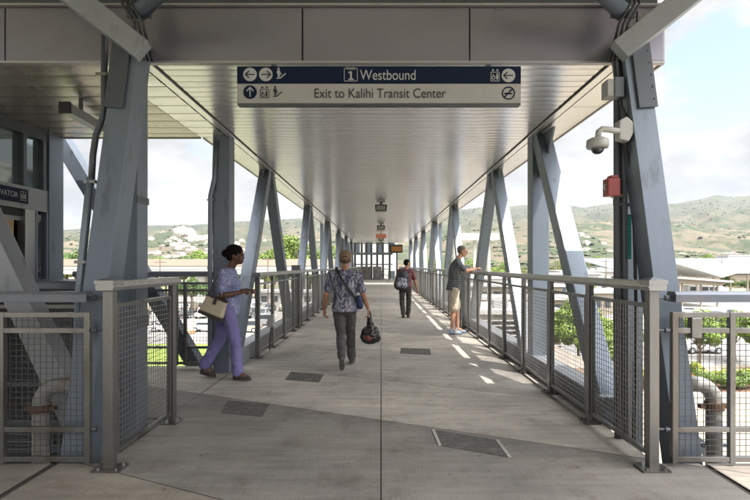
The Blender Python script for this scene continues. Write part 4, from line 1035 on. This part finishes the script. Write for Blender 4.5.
def hm(f, a, b_):
    x = N('ShaderNodeMixRGB'); L(f, x.inputs[0])
    for q, i in ((a, 1), (b_, 2)):
        if isinstance(q, tuple): x.inputs[i].default_value = q
        else: L(q, x.inputs[i])
    return x.outputs[0]
grass_ = hr(hn(.004, 9), .35, .68, (.062, .050, .032, 1), (.125, .104, .068, 1))
bush = hr(hn(.0045, 12, .78), .48, .53, (0,0,0,1), (1,1,1,1))
sp_ = N('ShaderNodeSeparateXYZ'); L(tc.outputs['Object'], sp_.inputs[0])
far = N('ShaderNodeMapRange'); far.inputs['From Min'].default_value = 1900; far.inputs['From Max'].default_value = 3100; L(sp_.outputs['Y'], far.inputs['Value'])
greenfar_shaded = hm(hr(hn(.006, 8), .3, .6, (0,0,0,1), (1,1,1,1)), (.014, .025, .018, 1), (.050, .052, .030, 1))  # far ridge greens, with cloud shadow darkened into the colour
c1 = hm(bush, grass_, (.026, .038, .014, 1))
c2 = hm(hr(hn(.05, 4, .5), .62, .66, (0,0,0,1), (1,1,1,1)), c1, (.04, .06, .02, 1))
fm = N('ShaderNodeMath'); fm.operation = 'MULTIPLY'; L(far.outputs[0], fm.inputs[0]); fm.inputs[1].default_value = .85
L(hm(fm.outputs[0], c2, greenfar_shaded), bb.inputs['Base Color'])
me.materials.append(mh)
hills_o = bpy.data.objects.new('hills', me); COL.objects.link(hills_o); tag(hills_o, kind='structure')
def hill_z(px, t):
    i = int(round((px+900)/2600*NA)); j = int(round(t*ND)); return V(hv[i*(ND+1)+j])

# ------------------------------------------------------------------ trees
M['leaf'] = mat('leaf_green', (.11, .165, .02), .6, 0, .35, .6)
M['leaf_bright'] = mat('leaf_bright', (.13, .20, .018), .6, 0, .35, .6)
M['leaf_dark'] = mat('leaf_dark', (.055, .10, .022), .65, 0, .35, .5)
M['leaf_olive'] = mat('leaf_olive', (.14, .155, .045), .65, 0, .35, .5)
M['bark'] = mat('bark', (.14, .10, .075), .9, 0, .3, 5, .5, 30)
for k_ in ('leaf', 'leaf_bright', 'leaf_dark', 'leaf_olive'):
    b_ = M[k_].node_tree.nodes['Principled BSDF']; 
    b_.inputs['Subsurface Weight'].default_value = 0.0
def crown_mesh(seed, rx, rz, zc, n, leaf, clumps=22):
    r = random.Random(seed); vs = []; fs = []
    cs = []
    for k in range(clumps):
        a = r.uniform(0, 2*math.pi); u = r.uniform(-.75, 1); q = r.uniform(.35, .95)
        s = math.sqrt(max(0, 1-u*u)); cs.append((V((rx*q*s*math.cos(a), rx*q*s*math.sin(a), zc + rz*q*u)), r.uniform(.22, .42)*rx))
    for k in range(n):
        c, cr = cs[r.randrange(clumps)]
        while True:
            d = V((r.uniform(-1,1), r.uniform(-1,1), r.uniform(-1,1)))
            if .55 < d.length < 1: break
        p = c + V((d.x*cr, d.y*cr, d.z*cr*.75)); l = leaf*r.uniform(.6, 1.3)
        nrm = (d + V((r.uniform(-.6,.6), r.uniform(-.6,.6), r.uniform(-.2,.9)))).normalized()
        t = nrm.orthogonal().normalized(); t = Matrix.Rotation(r.uniform(0, 6.28), 3, nrm) @ t; u = nrm.cross(t)
        o = len(vs); vs += [p - t*l*.5, p + u*l*.28, p + t*l*.5, p - u*l*.28]; fs.append((o, o+1, o+2, o+3))
    return vs, fs
def tree_proto(seed, hgt, rx, rz, n, leaf, m, trunk_r, kind='tree', trunk_h=None, clumps=22):
    root = thing(kind, '', 'tree')
    zc = hgt - rz
    vs, fs = crown_mesh(seed, rx, rz, zc, n, leaf, clumps)
    b = MB(); b.v = vs; b.f = fs; b.mi = [0]*len(fs)
    c = b.build('crown', m, root, fix=False)
    r = random.Random(seed+5); b = MB()
    b.tube([(0,0,-.1), (r.uniform(-.1,.1), 0, zc*.35), (r.uniform(-.15,.15), r.uniform(-.1,.1), zc*.7), (0, 0, zc+rz*.3)], [trunk_r*1.25, trunk_r, trunk_r*.8, trunk_r*.3], 8)
    for k in range(6):
        a = r.uniform(0, 6.28); z0 = zc*r.uniform(.45, .8); q = rx*r.uniform(.5, .8)
        b.tube([(0,0,z0), (q*.5*math.cos(a), q*.5*math.sin(a), z0+ (zc-z0)*.6+.1), (q*math.cos(a), q*math.sin(a), zc + rz*r.uniform(0,.4))], [trunk_r*.5, trunk_r*.35, trunk_r*.12], 6)
    b.build('trunk', 'bark', root, smooth=True)
    return root
def scale_copy(proto, first, loc, s, rz, label, cat, group):
    o = proto if first else copy_tree(proto)
    o.location = loc; o.scale = (s, s, s*1.0); o.rotation_euler = (0, 0, rz); tag(o, label, cat, group); return o
# street trees on the right
pr = tree_proto(11, 5.4, 2.15, 1.9, 13000, .2, 'leaf_bright', .11, clumps=34)
spots = [(700, 44, 1.0, 'round bright green street tree seen through the far right wire panel beside the latch'),
         (764, 45, 1.02, 'bright street tree cut by the right edge of the picture'),
         (578, 43, 1.18, 'bright green street tree seen between the leaning truss member and the railing posts'),
         (604, 39, .95, 'street tree low behind the wire panel left of the right column'), (545, 47, .95, 'street tree seen low between the posts beyond the leaning member'), (735, 49, .9, 'street tree behind the upright of the far right panel'), (628, 46, .92, 'street tree mostly hidden behind the right column and wire panel')]
for i, (px, d, s, lab) in enumerate(spots):
    scale_copy(pr, i == 0, (gx(px, d), d, G+.05), s, i*1.3, lab, 'tree', 'street trees right of the walkway')
# low flowering shrubs
sh_m = [mat('shrub_lime', (.24, .27, .03), .6, 0, .4, 1.5), mat('shrub_green', (.12, .19, .025), .6, 0, .4, 1.5), mat('shrub_orange', (.34, .17, .05), .6, 0, .4, 1.5)]
protos = []
for k in range(3):
    vs, fs = crown_mesh(40+k, 1.05, .6, .6, 4200, .13, 20); b = MB(); b.v = vs; b.f = fs; b.mi = [0]*len(fs)
    protos.append(b.build('shrub', sh_m[k], None, fix=False))
n = 0; usedp = set()
cols = ['lime', 'green', 'orange tinged']
for row, y in enumerate((38.3, 40.2, 44.3)):
    for k in range(17 if row < 2 else 0):
        x = 14.0 + 1.55*k + (.7 if row else 0); c = [0, 1, 0, 2, 1, 0, 0, 1, 2, 0][(k*3+row*5) % 10]
        o = protos[c] if c not in usedp else protos[c].copy()
        if c in usedp: COL.objects.link(o)
        usedp.add(c); s = .85 + .35*rnd.random()
        o.location = (x, y + rnd.uniform(-.3, .3), G+.08); o.scale = (s, s, s*rnd.uniform(.9, 1.4)); o.rotation_euler = (0, 0, rnd.uniform(0, 6))
        tag(o, '%s low %s shrub from the left in the %s planting row' % (ORD[k] if k < 16 else 'seventeenth', cols[c], ['front', 'back'][row]), 'shrub', 'low shrubs in the planting bed')
# tree lines far behind
M['leaf_far'] = M['leaf_dark']
tp = [tree_proto(70, 15, 6.2, 4.6, 6500, .55, 'leaf', .4, clumps=30), tree_proto(71, 13, 7.5, 3.6, 6500, .55, 'leaf_dark', .4, clumps=34),
      tree_proto(72, 11, 5, 3.8, 4500, .5, 'leaf_bright', .3, clumps=22), tree_proto(73, 13, 5.5, 4.5, 4500, .5, 'leaf_olive', .3, clumps=24)]
used = set()
names = ['tall green', 'wide dark green', 'small bright green', 'olive']
groups = [('beyond the grey guideway on the left', [(x, 150+rnd.uniform(-12, 26), [1, 0, 2, 1, 3, 0, 1, 2][i % 8], rnd.choice([.78, .86, .94, 1.02, 1.12])*rnd.uniform(.95, 1.08)) for i, x in enumerate(range(40, 372, 9))]),
          ('beyond the flat roofs in the centre right', [(x, 230+rnd.uniform(-20, 30), [2, 3, 2, 0][i % 4], rnd.uniform(.62, .9)) for i, x in enumerate(range(404, 560, 9))]),
          ('behind the white buildings at far right', [(x, 340+rnd.uniform(-20, 30), [2, 1, 3, 0][i % 4], rnd.uniform(.85, 1.25)) for i, x in enumerate(range(562, 790, 13))])]
for where, L_ in groups:
    cnt = 0
    for (px, d, k, s) in L_:
        o = scale_copy(tp[k], k not in used, (gx(px, d), d, G), s, rnd.uniform(0, 6), '%s tree number %s from the left %s' % (names[k], '', where), 'tree', 'trees ' + where)
        used.add(k); cnt += 1
        o['label'] = '%s tree, %s from the left %s' % (names[k], (ORD[cnt-1] if cnt <= 16 else {17:'seventeenth',18:'eighteenth',19:'nineteenth',20:'twentieth'}.get(cnt, ['twenty first','twenty second','twenty third','twenty fourth','twenty fifth','twenty sixth','twenty seventh','twenty eighth','twenty ninth','thirtieth', 'thirty first', 'thirty second', 'thirty third', 'thirty fourth', 'thirty fifth', 'thirty sixth', 'thirty seventh', 'thirty eighth'][min(cnt-21, 17)])), where)
for px, d, s, k, lab in ((192, 100, .52, 1, 'dark clipped tree by the parking lot behind the lobby railing'), (731, 150, .42, 0, 'small round tree in front of the blue grey warehouse'), (585, 105, .62, 2, 'round bright bush tree between the column and the leaning member'),
                         (441, 75, .62, 2, 'bright tree behind the leaning man at the railing'), (466, 62, .5, 2, 'bright leafy tree right behind the leaning man'), (749, 150, .4, 1, 'small dark tree cut by the right edge before the warehouse')):
    o = copy_tree(tp[k]); o.location = (gx(px, d), d, G); o.scale = (s, s, s); tag(o, lab, 'tree'); 
    if 'group' in o: del o['group']

# ------------------------------------------------------------------ buildings and canopies
M['white_wall'] = mat('white_wall', (.42, .41, .39), .8, 0, .06, .1)
M['white_roof'] = mat('white_roof', (.46, .455, .44), .6, 0, .05, .2)
M['tan_wall'] = mat('tan_wall', (.26, .225, .18), .85, 0, .1, .2)
M['blue_roof'] = mat('blue_grey_metal_roof', (.25, .29, .35), .5, .2, .1, .06, stretch=(8, 1, 1))
M['brown_roof'] = mat('brown_roof', (.24, .19, .15), .8, 0, .15, .4)
M['win'] = mat('dark_window', (.04, .05, .06), .15, 0, .1)
M['guideway'] = mat('guideway_concrete', (.30, .25, .20), .8, 0, .08, .05)
def building(name, label, x, y, wdt, dep, h, wall='white_wall', roof='white_roof', wins=6, storeys=1, group=None, over=.5, z0=G):
    t = thing(name, label, 'building', (x, y, z0), group=group)
    b = MB(); b.box(-wdt/2, wdt/2, -dep/2, dep/2, -.5, h); b.build('wall', wall, t)
    b = MB(); b.box(-wdt/2-over, wdt/2+over, -dep/2-over, dep/2+over, h+.002, h+.5); b.build('roof', roof, t)
    ru = random.Random(int(x*7+y))
    if dep >= 6:
        for k in range(3):
            ux = ru.uniform(-wdt*.4, wdt*.4); uy = ru.uniform(-dep*.3, dep*.3); us = ru.uniform(.4, .9)
            b = MB(); b.box(ux-us, ux+us, uy-us*.7, uy+us*.7, h+.503, h+.5+us*1.1); b.build('roof_unit', 'grey_pl', t)
    for s in range(storeys):
        for k in range(wins):
            cx = -wdt/2 + wdt*(k+.5)/wins; zc = h*(s+.55)/storeys; ww = wdt/wins*.28
            b = MB(); b.box(cx-ww, cx+ww, -dep/2-.06, -dep/2+.02, zc-h/storeys*.2, zc+h/storeys*.22); b.build('window', 'win', t)
    return t
# elevated guideway on the left
t = thing('guideway', 'long pale concrete elevated guideway crossing behind the parking lot on the left', 'guideway')
b = MB(); b.box(-150, -9, 120, 128, -.6, .55); b.build('girder', 'white_roof', t)
b = MB(); b.box(-150, -9, 119.8, 120.1, 1.35, 3.0); b.build('parapet', 'guideway', t)
b = MB(); b.box(-150, -9, 119.85, 120.05, .56, 1.3); b.build('lower_panel', 'white_roof', t)
b = MB(); b.box(-150, -9, 119.7, 120.15, 1.31, 1.345); b.build('rail_line', 'steel_dark', t)
for k in range(6):
    b = MB(); b.box(-140+24*k-1, -140+24*k+1, 122, 126, G, -.61); b.build('pier', 'conc_wall', t)
# right hand guideway piece
t = thing('white_viaduct', 'white elevated beam on posts behind the leaning man', 'viaduct')
b = MB(); a = at(452, 240, 70); c = at(492, 233, 70); b.box(a.x, c.x+1, 70, 74, a.z, c.z); b.build('beam', 'white_roof', t)
for x in (a.x+.6, a.x+3.4, c.x-.2):
    b = MB(); b.box(x-.2, x+.2, 71, 71.4, G, a.z-.002); b.build('post', 'white_wall', t)
building('warehouse', 'long low warehouse with blue grey metal roof at far right', gx(735, 280), 300, 150, 40, 8.6, 'white_wall', 'blue_roof', 0, 1, over=.3)
b = MB(); t = thing('sloping_roof', 'blue grey sloping metal roof of the hall in front of the white buildings', 'roof')
b.prism([(205, -1.6), (262, 5.2), (262, 4.9), (205, -1.9)], gx(628, 205), gx(860, 205), axis='X'); b.build('roof_sheet', 'blue_roof', t)
for k in range(22):
    x = gx(640, 205) + 4.0*k
    b = MB(); b.prism([(205, -1.58), (262, 5.22), (262, 5.32), (205, -1.48)], x-.06, x+.06, axis='X'); b.build('roof_seam', 'white_wall', t)
b = MB(); b.box(gx(628, 205)+.2, gx(860, 205)-.2, 206, 262, G, -2.0); b.build('wall', 'tan_wall', t)
fb = [(664, 322, 9, 1.6, 'white low building with a gabled step at the left end of the far right row'), (683, 318, 12, 12.6, 'white building with four windows left of the long white block'), (706, 322, 16, 12.8, 'white building with grey door in the middle of the far right row'), (742, 312, 26, 15.2, 'long white block standing highest at the far right'), (640, 330, 14, 12, 'pale block half hidden by the right leg')]
for px, d, wd, h, lab in fb:
    building('white_building', lab, gx(px, d), d, wd, 12, max(h, 11), 'white_wall', 'white_roof', 4, 1, 'white buildings beyond the warehouse', .3)
# white butterfly canopies
t = thing('butterfly_canopy', 'large white butterfly canopy roof beyond the far right railing', 'canopy')
b = MB(); b.prism([(gx(655, 150), 2.6), (gx(700, 150), -1.2), (gx(738, 150), 2.0), (gx(738, 150), 1.5), (gx(700, 150), -1.9), (gx(655, 150), 2.1)], 140, 168); b.build('roof_wing', 'white_roof', t)
for k in range(5):
    x = gx(664+16*k, 150); b = MB(); b.bar((x, 142, G), (x, 142, -1.2 if k != 2 else -1.9), .35, .35, (0,1,0)); b.build('post', 'tan_wall', t)
t = thing('butterfly_canopy', 'lower white canopy with tan underside just above the right top rail', 'canopy')
b = MB(); b.prism([(gx(648, 118), -.8), (gx(716, 118), -2.0), (gx(716, 118), -2.4), (gx(648, 118), -1.2)], 112, 128); b.build('roof_wing', 'white_roof', t)
b = MB(); b.prism([(gx(650, 118), -1.25), (gx(714, 118), -2.42), (gx(706, 118), -3.2), (gx(650, 118), -2.2)], 113, 127); b.build('underside', 'tan_wall', t)
for px in (652, 672, 690, 706):
    b = MB(); b.bar((gx(px, 118), 114, G), (gx(px, 118), 114, -2.3), .3, .3, (0,1,0)); b.build('post', 'tan_wall', t)
# low flat roofs in the gaps of the right truss
flats = [(485, 152, 26, 12, 5.6, 'white flat roof farthest back in the centre right gap'), (500, 118, 26, 9, 4.6, 'white flat roof in the middle of the centre right gap'), (508, 92, 24, 8, 3.4, 'white flat roof in front of the centre right gap'),
         (600, 185, 34, 14, 7.2, 'white hall between the leaning member and the right column'), (592, 140, 22, 9, 5.0, 'pale low shed with many dark openings left of the right column'), (566, 175, 20, 10, 6.4, 'white low block left of the bright bush tree'), (618, 100, 14, 10, 4.2, 'pale shed beyond the street trees')]
for px, d, wd, dp, h, lab in flats:
    building('low_building', lab, gx(px, d), d, wd, dp, h, 'tan_wall' if d < 130 else 'white_wall', 'white_roof', 8, 1, 'flat roofed sheds right of the walkway', .6)
t = building('tan_terrace', 'tan two storey building with striped ledges seen through the right railing', gx(492, 66), 62, 11, 12, 4.0, 'tan_wall', 'white_roof', 5, 1)
for k in range(6):
    b = MB(); b.box(-5.9, 5.9, -6.5, -6.05, .5+.55*k, .62+.55*k); b.build('ledge', 'white_wall', t)
t = building('tan_terrace', 'brown roofed shed close below the right railing near the column', gx(520, 38), 36, 5.5, 9, 2.6, 'tan_wall', 'brown_roof', 3, 1)
t = building('parking_shed', 'low pale shed beyond the cars left of the walkway', gx(300, 112), 118, 20, 6, 3.2, 'white_wall', 'white_roof', 8, 1)
t = building('end_house', 'white station house with columns beyond the end of the walkway', gx(368, 75), 80, 9, 6, 14.6, 'white_wall', 'conc_wall', 5, 3, over=.3)
for (px, d, wd, h, lab) in ((165, 210, 14, 8, 'small white house at left beyond the guideway trees'), (228, 200, 16, 8, 'pale house beyond the trees left of the column'), (290, 220, 20, 8, 'pale house beyond the trees right of the column')):
    building('white_building', lab, gx(px, d), d+40, wd, 10, h, 'white_wall', 'white_roof', 4)
# hillside houses
hp_ = thing('hill_house', '', 'house')
b = MB(); b.box(-7, 7, -5, 5, -3, 4.2); b.build('wall', mat('house_wall', (.60, .55, .50), .8, 0, .1, .1), hp_)
b = MB(); b.prism([(-7.6, 4.21), (7.6, 4.21), (0, 7.0)], -5.5, 5.5); b.build('roof', mat('house_roof', (.36, .30, .28), .8, 0, .2, .1), hp_)
rh = random.Random(5); cnt = 0
for k in range(120):
    if k < 75: px = rh.gauss(190, 34); tt = rh.uniform(.18, .52)
    elif k < 95: px = rh.uniform(230, 345); tt = rh.uniform(.1, .4)
    else: px = rh.uniform(560, 745); tt = rh.uniform(.06, .26)
    p = hill_z(px, tt); o = hp_ if cnt == 0 else copy_tree(hp_); cnt += 1
    o.location = p; s = rh.uniform(.7, 1.5)*(1 if k < 95 else .8); o.scale = (s, s, s); o.rotation_euler = (0, 0, rh.uniform(-.6, .6))
    side = 'left' if k < 95 else 'right'
    tag(o, 'tiny pale house among many scattered on the %s hillside' % side, 'house', 'houses on the %s hillside' % side)
# scrub on the slopes: nobody could count it
b = MB(); rs = random.Random(31)
base_v = [(1,0,0),(-1,0,0),(0,1,0),(0,-1,0),(0,0,1),(.7,.7,.3),(-.7,.7,.3),(.7,-.7,.3),(-.7,-.7,.3),(0,0,-.6)]
for k in range(9000):
    px = rs.choice([rs.uniform(60, 350), rs.uniform(440, 760)]); tt = rs.uniform(.03, .93)**1.1
    cl_ = noise.noise(V((px*.03, tt*9, 2.2)))
    if cl_ < rs.uniform(-.35, .25): continue
    p = hill_z(px, tt); i_ = (px+900)/2600*NA; f_ = i_ - int(i_); 
    i0 = int(i_); j_ = int(round(tt*ND)); p = V(hv[i0*(ND+1)+j_]).lerp(V(hv[(i0+1)*(ND+1)+j_]), f_); p += V((0, rs.uniform(-10, 10), 0))
    s = rs.uniform(2.2, 6.0)*(1+tt*.5)
    b.add([(p.x + v[0]*s*rs.uniform(.7,1.3), p.y + v[1]*s*rs.uniform(.7,1.3), p.z + v[2]*s*rs.uniform(.4,.8)) for v in base_v],
          [(4,5,0),(4,0,7),(4,7,3),(4,3,8),(4,8,1),(4,1,6),(4,6,2),(4,2,5),(9,0,5),(9,7,0),(9,3,7),(9,8,3),(9,1,8),(9,6,1),(9,2,6),(9,5,2)])
tag(b.build('hillside_scrub', mat('dark_scrub', (.045, .058, .026), .9, 0, .45, .02), fix=False), kind='stuff')
# pale quarry cut on the left hill
qb = MB(); 
for (px, tt, s) in ((188, .50, 1.0), (196, .46, .9), (203, .52, 1.1), (210, .47, .8), (182, .55, .7)):
    p = hill_z(px, tt); qb.ell(p, (46*s, 40*s, 26*s), 14, 10)
for v in qb.v: v += V((noise.noise(v*.03), noise.noise(v*.03+V((5,0,0))), noise.noise(v*.03+V((0,5,0)))))*14
tag(qb.build('rock_face', mat('pale_rock', (.42, .37, .33), .9, 0, .3, .03)), 'pale bare rock cut on the left hillside', 'rock face')

# ------------------------------------------------------------------ vehicles
cars_paint = {'white': (.70, .70, .69), 'silver': (.42, .43, .45), 'dark grey': (.07, .075, .08), 'black': (.02, .02, .022), 'red': (.30, .03, .03), 'blue': (.05, .10, .24), 'beige': (.42, .38, .30)}
for k_, c_ in cars_paint.items(): 
    M['car_'+k_] = mat('car_paint_'+k_.replace(' ', '_'), c_, .25, .2, .03)
M['tyre'] = mat('tyre', (.02, .02, .02), .8, 0, .1)
M['lamp'] = mat('car_lamp', (.6, .58, .55), .2, 0, 0); M['lamp_r'] = mat('car_tail_lamp', (.35, .02, .02), .3, 0, 0)
def car_proto(hi=False):
    """side on along x, 4.5 m long; nose at +x"""
    t = thing('parked_car', '', 'car')
    hw = .88; top = 1.72 if hi else 1.42
    prof = [(-2.2, .35), (2.15, .35), (2.25, .6), (2.15, .82), (1.2, .95), (.45, top-.02), (.2, top), (-1.2 if not hi else -1.9, top), (-1.75 if not hi else -2.1, 1.0), (-2.22, .92), (-2.28, .6)]
    b = MB(); b.prism(prof[:5] + [(-1.78 if not hi else -2.12, .98)] + prof[9:], -hw, hw); body = b.build('body', 'car_white', t, bevel=.06)
    cab = [(1.18, .955), (.42, top), (-1.15 if not hi else -1.9, top), (-1.8 if not hi else -2.1, .985)]
    b = MB(); b.prism(cab, -hw+.1, hw-.1); cabin = b.build('cabin', 'car_white', t, bevel=.05)
    wn = [(1.0, .99), (.42, top-.09), (-1.05 if not hi else -1.8, top-.09), (-1.5 if not hi else -1.95, 1.02)]
    b = MB(); b.prism(wn, -hw+.09, hw-.09); b.build('side_window', 'win', cabin)
    b = MB(); b.prism([(1.16, .98), (.5, top-.06), (.56, top-.06), (1.22, .98)], -.68, .68); b.build('windscreen', 'win', t)
    for x in (-1.38, 1.42):
        for y in (-hw+.06, hw-.06):
            b = MB(); b.tube([(x, y-.12, .34), (x, y+.12, .34)], .34, 16); w_ = b.build('wheel', 'tyre', t)
            b = MB(); b.tube([(x, y-.13, .34), (x, y+.13, .34)], .2, 10); b.build('rim', 'car_silver', w_)
    for y in (-.62, .62):
        b = MB(); b.box(2.16, 2.27, y-.16, y+.16, .62, .75); b.build('headlight', 'lamp', t)
        b = MB(); b.box(-2.29, -2.2, y-.16, y+.16, .68, .85); b.build('tail_light', 'lamp_r', t)
    for ch in (body, cabin):
        ch.material_slots[0].link = 'OBJECT'; ch.material_slots[0].material = M['car_white']
    return t
cp = [car_proto(False), car_proto(True)]
def car(kind, first, x, y, rz, colr, label, group):
    o = cp[kind] if first else copy_tree(cp[kind]); o.location = (x, y, G+.06); o.rotation_euler = (0, 0, rz)
    for ch in o.children:
        if ch.name.startswith(('body', 'cabin')): ch.material_slots[0].link = 'OBJECT'; ch.material_slots[0].material = M['car_'+colr]
    tag(o, label, 'car', group); return o
rc = random.Random(21); keys = ['white', 'silver', 'dark grey', 'white', 'black', 'silver', 'red', 'blue', 'beige', 'white']
first = [True, True]
for row, (y, ang, x0, nn, stp) in enumerate(((71, 0.0, -36, 6, 5.6), (79, .08, -44, 8, 5.0), (90, 1.57, -46, 14, 2.75), (104, 1.57, -56, 16, 3.0))):
    for k in range(nn):
        if rc.random() < .12: continue
        kd = rc.randrange(2); c = keys[rc.randrange(10)]
        car(kd, first[kd], x0 + stp*k + rc.uniform(-.2, .2), y + rc.uniform(-.4, .4), ang + rc.uniform(-.03, .03) + (math.pi if rc.random() < .4 else 0), c,
            '%s %s, %s from the left in the %s row of the left lot' % (c, ['sedan', 'SUV'][kd], ORD[k], ['nearest', 'second', 'third', 'farthest'][row]), 'cars parked left of the walkway')
        first[kd] = False
for k, (px, d, rz, c, kd, lab) in enumerate(((716, 84, .1, 'dark grey', 1, 'dark SUV on the plaza beyond the right wire panel'), (729, 92, .2, 'silver', 0, 'silver sedan on the plaza near the right edge'), (742, 80, 0, 'black', 0, 'black sedan on the plaza cut by the panel upright'),
                                         (688, 96, 0, 'white', 0, 'white sedan behind the latch tab of the right panel'), (560, 74, 1.2, 'white', 1, 'white SUV beyond the street tree in the middle right gap'), (700, 54, 0, 'silver', 0, 'silver sedan on the road behind the round street tree'))):
    car(kd, False, gx(px, d), d, rz, c, lab, 'cars on the plaza right of the walkway')
t = thing('bus', 'white bus with a dark side window band just above the right top rail', 'bus', (gx(727, 150), 160, G+.05))
b = MB(); b.prism([(-6.2, .4), (6.2, .4), (6.3, 2.9), (6.0, 3.1), (-6.0, 3.1), (-6.4, 2.6)], -1.25, 1.25); b.build('body', 'car_white', t, bevel=.08)
for x0, x1 in ((-5.6, -3.6), (-2.6, .2), (.5, 3.2)):
    b = MB(); b.box(x0, x1, -1.28, -1.2, 1.4, 2.6); b.build('window', 'win', t)
for x in (-4, 3.8):
    b = MB(); b.tube([(x, -1.3, .5), (x, -1.0, .5)], .5, 16); b.build('wheel', 'tyre', t)
# cones
cn = None
for px, d, lab in ((188, 68.5, 'orange traffic cone left of its pair at the lawn edge'), (193, 69.2, 'orange traffic cone right of its pair at the lawn edge')):
    t = thing('traffic_cone', lab, 'cone', (gx(px, d), d, G+.05), group='cones by the lawn')
    b = MB(); b.tube([(0,0,.03), (0,0,.9)], [.24, .05], 14); b.build('cone', mat('cone_orange', (.75, .17, .04), .6, 0, .05), t)
    b = MB(); b.box(-.3, .3, -.3, .3, 0, .04); b.build('foot', 'tyre', t)
    b = MB(); b.tube([(0,0,.45), (0,0,.62)], [.155, .115], 14); b.build('band', 'paint', t)
# lamp posts
lp = None
for px, d, h, lab in ((420, 120, 15, 'thin lamp post beyond the right railing near the end'), (700, 190, 9.5, 'thin lamp post before the warehouse roof'), (556, 130, 12, 'thin lamp post behind the right column gap'), (172, 110, 8, 'thin lamp post in the left parking lot')):
    if lp is None:
        lp = thing('lamp_post', lab, 'lamp post', (gx(px, d), d, G), group='lamp posts'); o = lp
        b = MB(); b.tube([(0,0,0), (0,0,1)], [.012, .007], 8); b.build('pole', 'steel_light', lp)
        b = MB(); b.bar((0,0,.99), (.12,0,1.0), .02, .012); b.build('lamp_head', 'steel_light', lp)
    else: o = copy_tree(lp)
    o.location = (gx(px, d), d, G); o.scale = (h, h, h); tag(o, lab)
# utility poles with wires
up = None
for px, d, h, lab in ((662, 150, 11.2, 'utility pole just right of the right leg'), (722, 175, 11.6, 'utility pole before the long white block'), (606, 120, 11, 'utility pole left of the right column'), (536, 160, 12.5, 'utility pole left of the leaning member'), (268, 112, 11.5, 'utility pole in the gap behind the first left truss members'), (160, 104, 10.8, 'utility pole left of the bent downpipe')):
    if up is None:
        up = thing('utility_pole', lab, 'utility pole', (0, 0, G), group='utility poles'); o = up
        b = MB(); b.tube([(0,0,0), (0,0,1)], [.014, .009], 8); b.build('pole', 'bark', up)
        b = MB(); b.box(-.11, .11, -.008, .008, .93, .945); b.build('crossarm', 'bark', up)
    else: o = copy_tree(up)
    o.location = (gx(px, d), d, G); o.scale = (h, h, h); tag(o, lab)
# haze
HZ = 0.00005
b = MB(); b.box(-9500, 9500, -400, 9800, G-1.0, 900)
hz = b.build('haze', mat('haze_air', (1,1,1), 1, 0, 0)); nt = hz.data.materials[0].node_tree; nt.nodes.clear()
out = nt.nodes.new('ShaderNodeOutputMaterial'); pv = nt.nodes.new('ShaderNodeVolumePrincipled')
pv.inputs['Color'].default_value = (.80, .88, 1.0, 1); pv.inputs['Density'].default_value = HZ; pv.inputs['Anisotropy'].default_value = .3
nt.links.new(pv.outputs[0], out.inputs['Volume'])
tag(hz, kind='stuff')
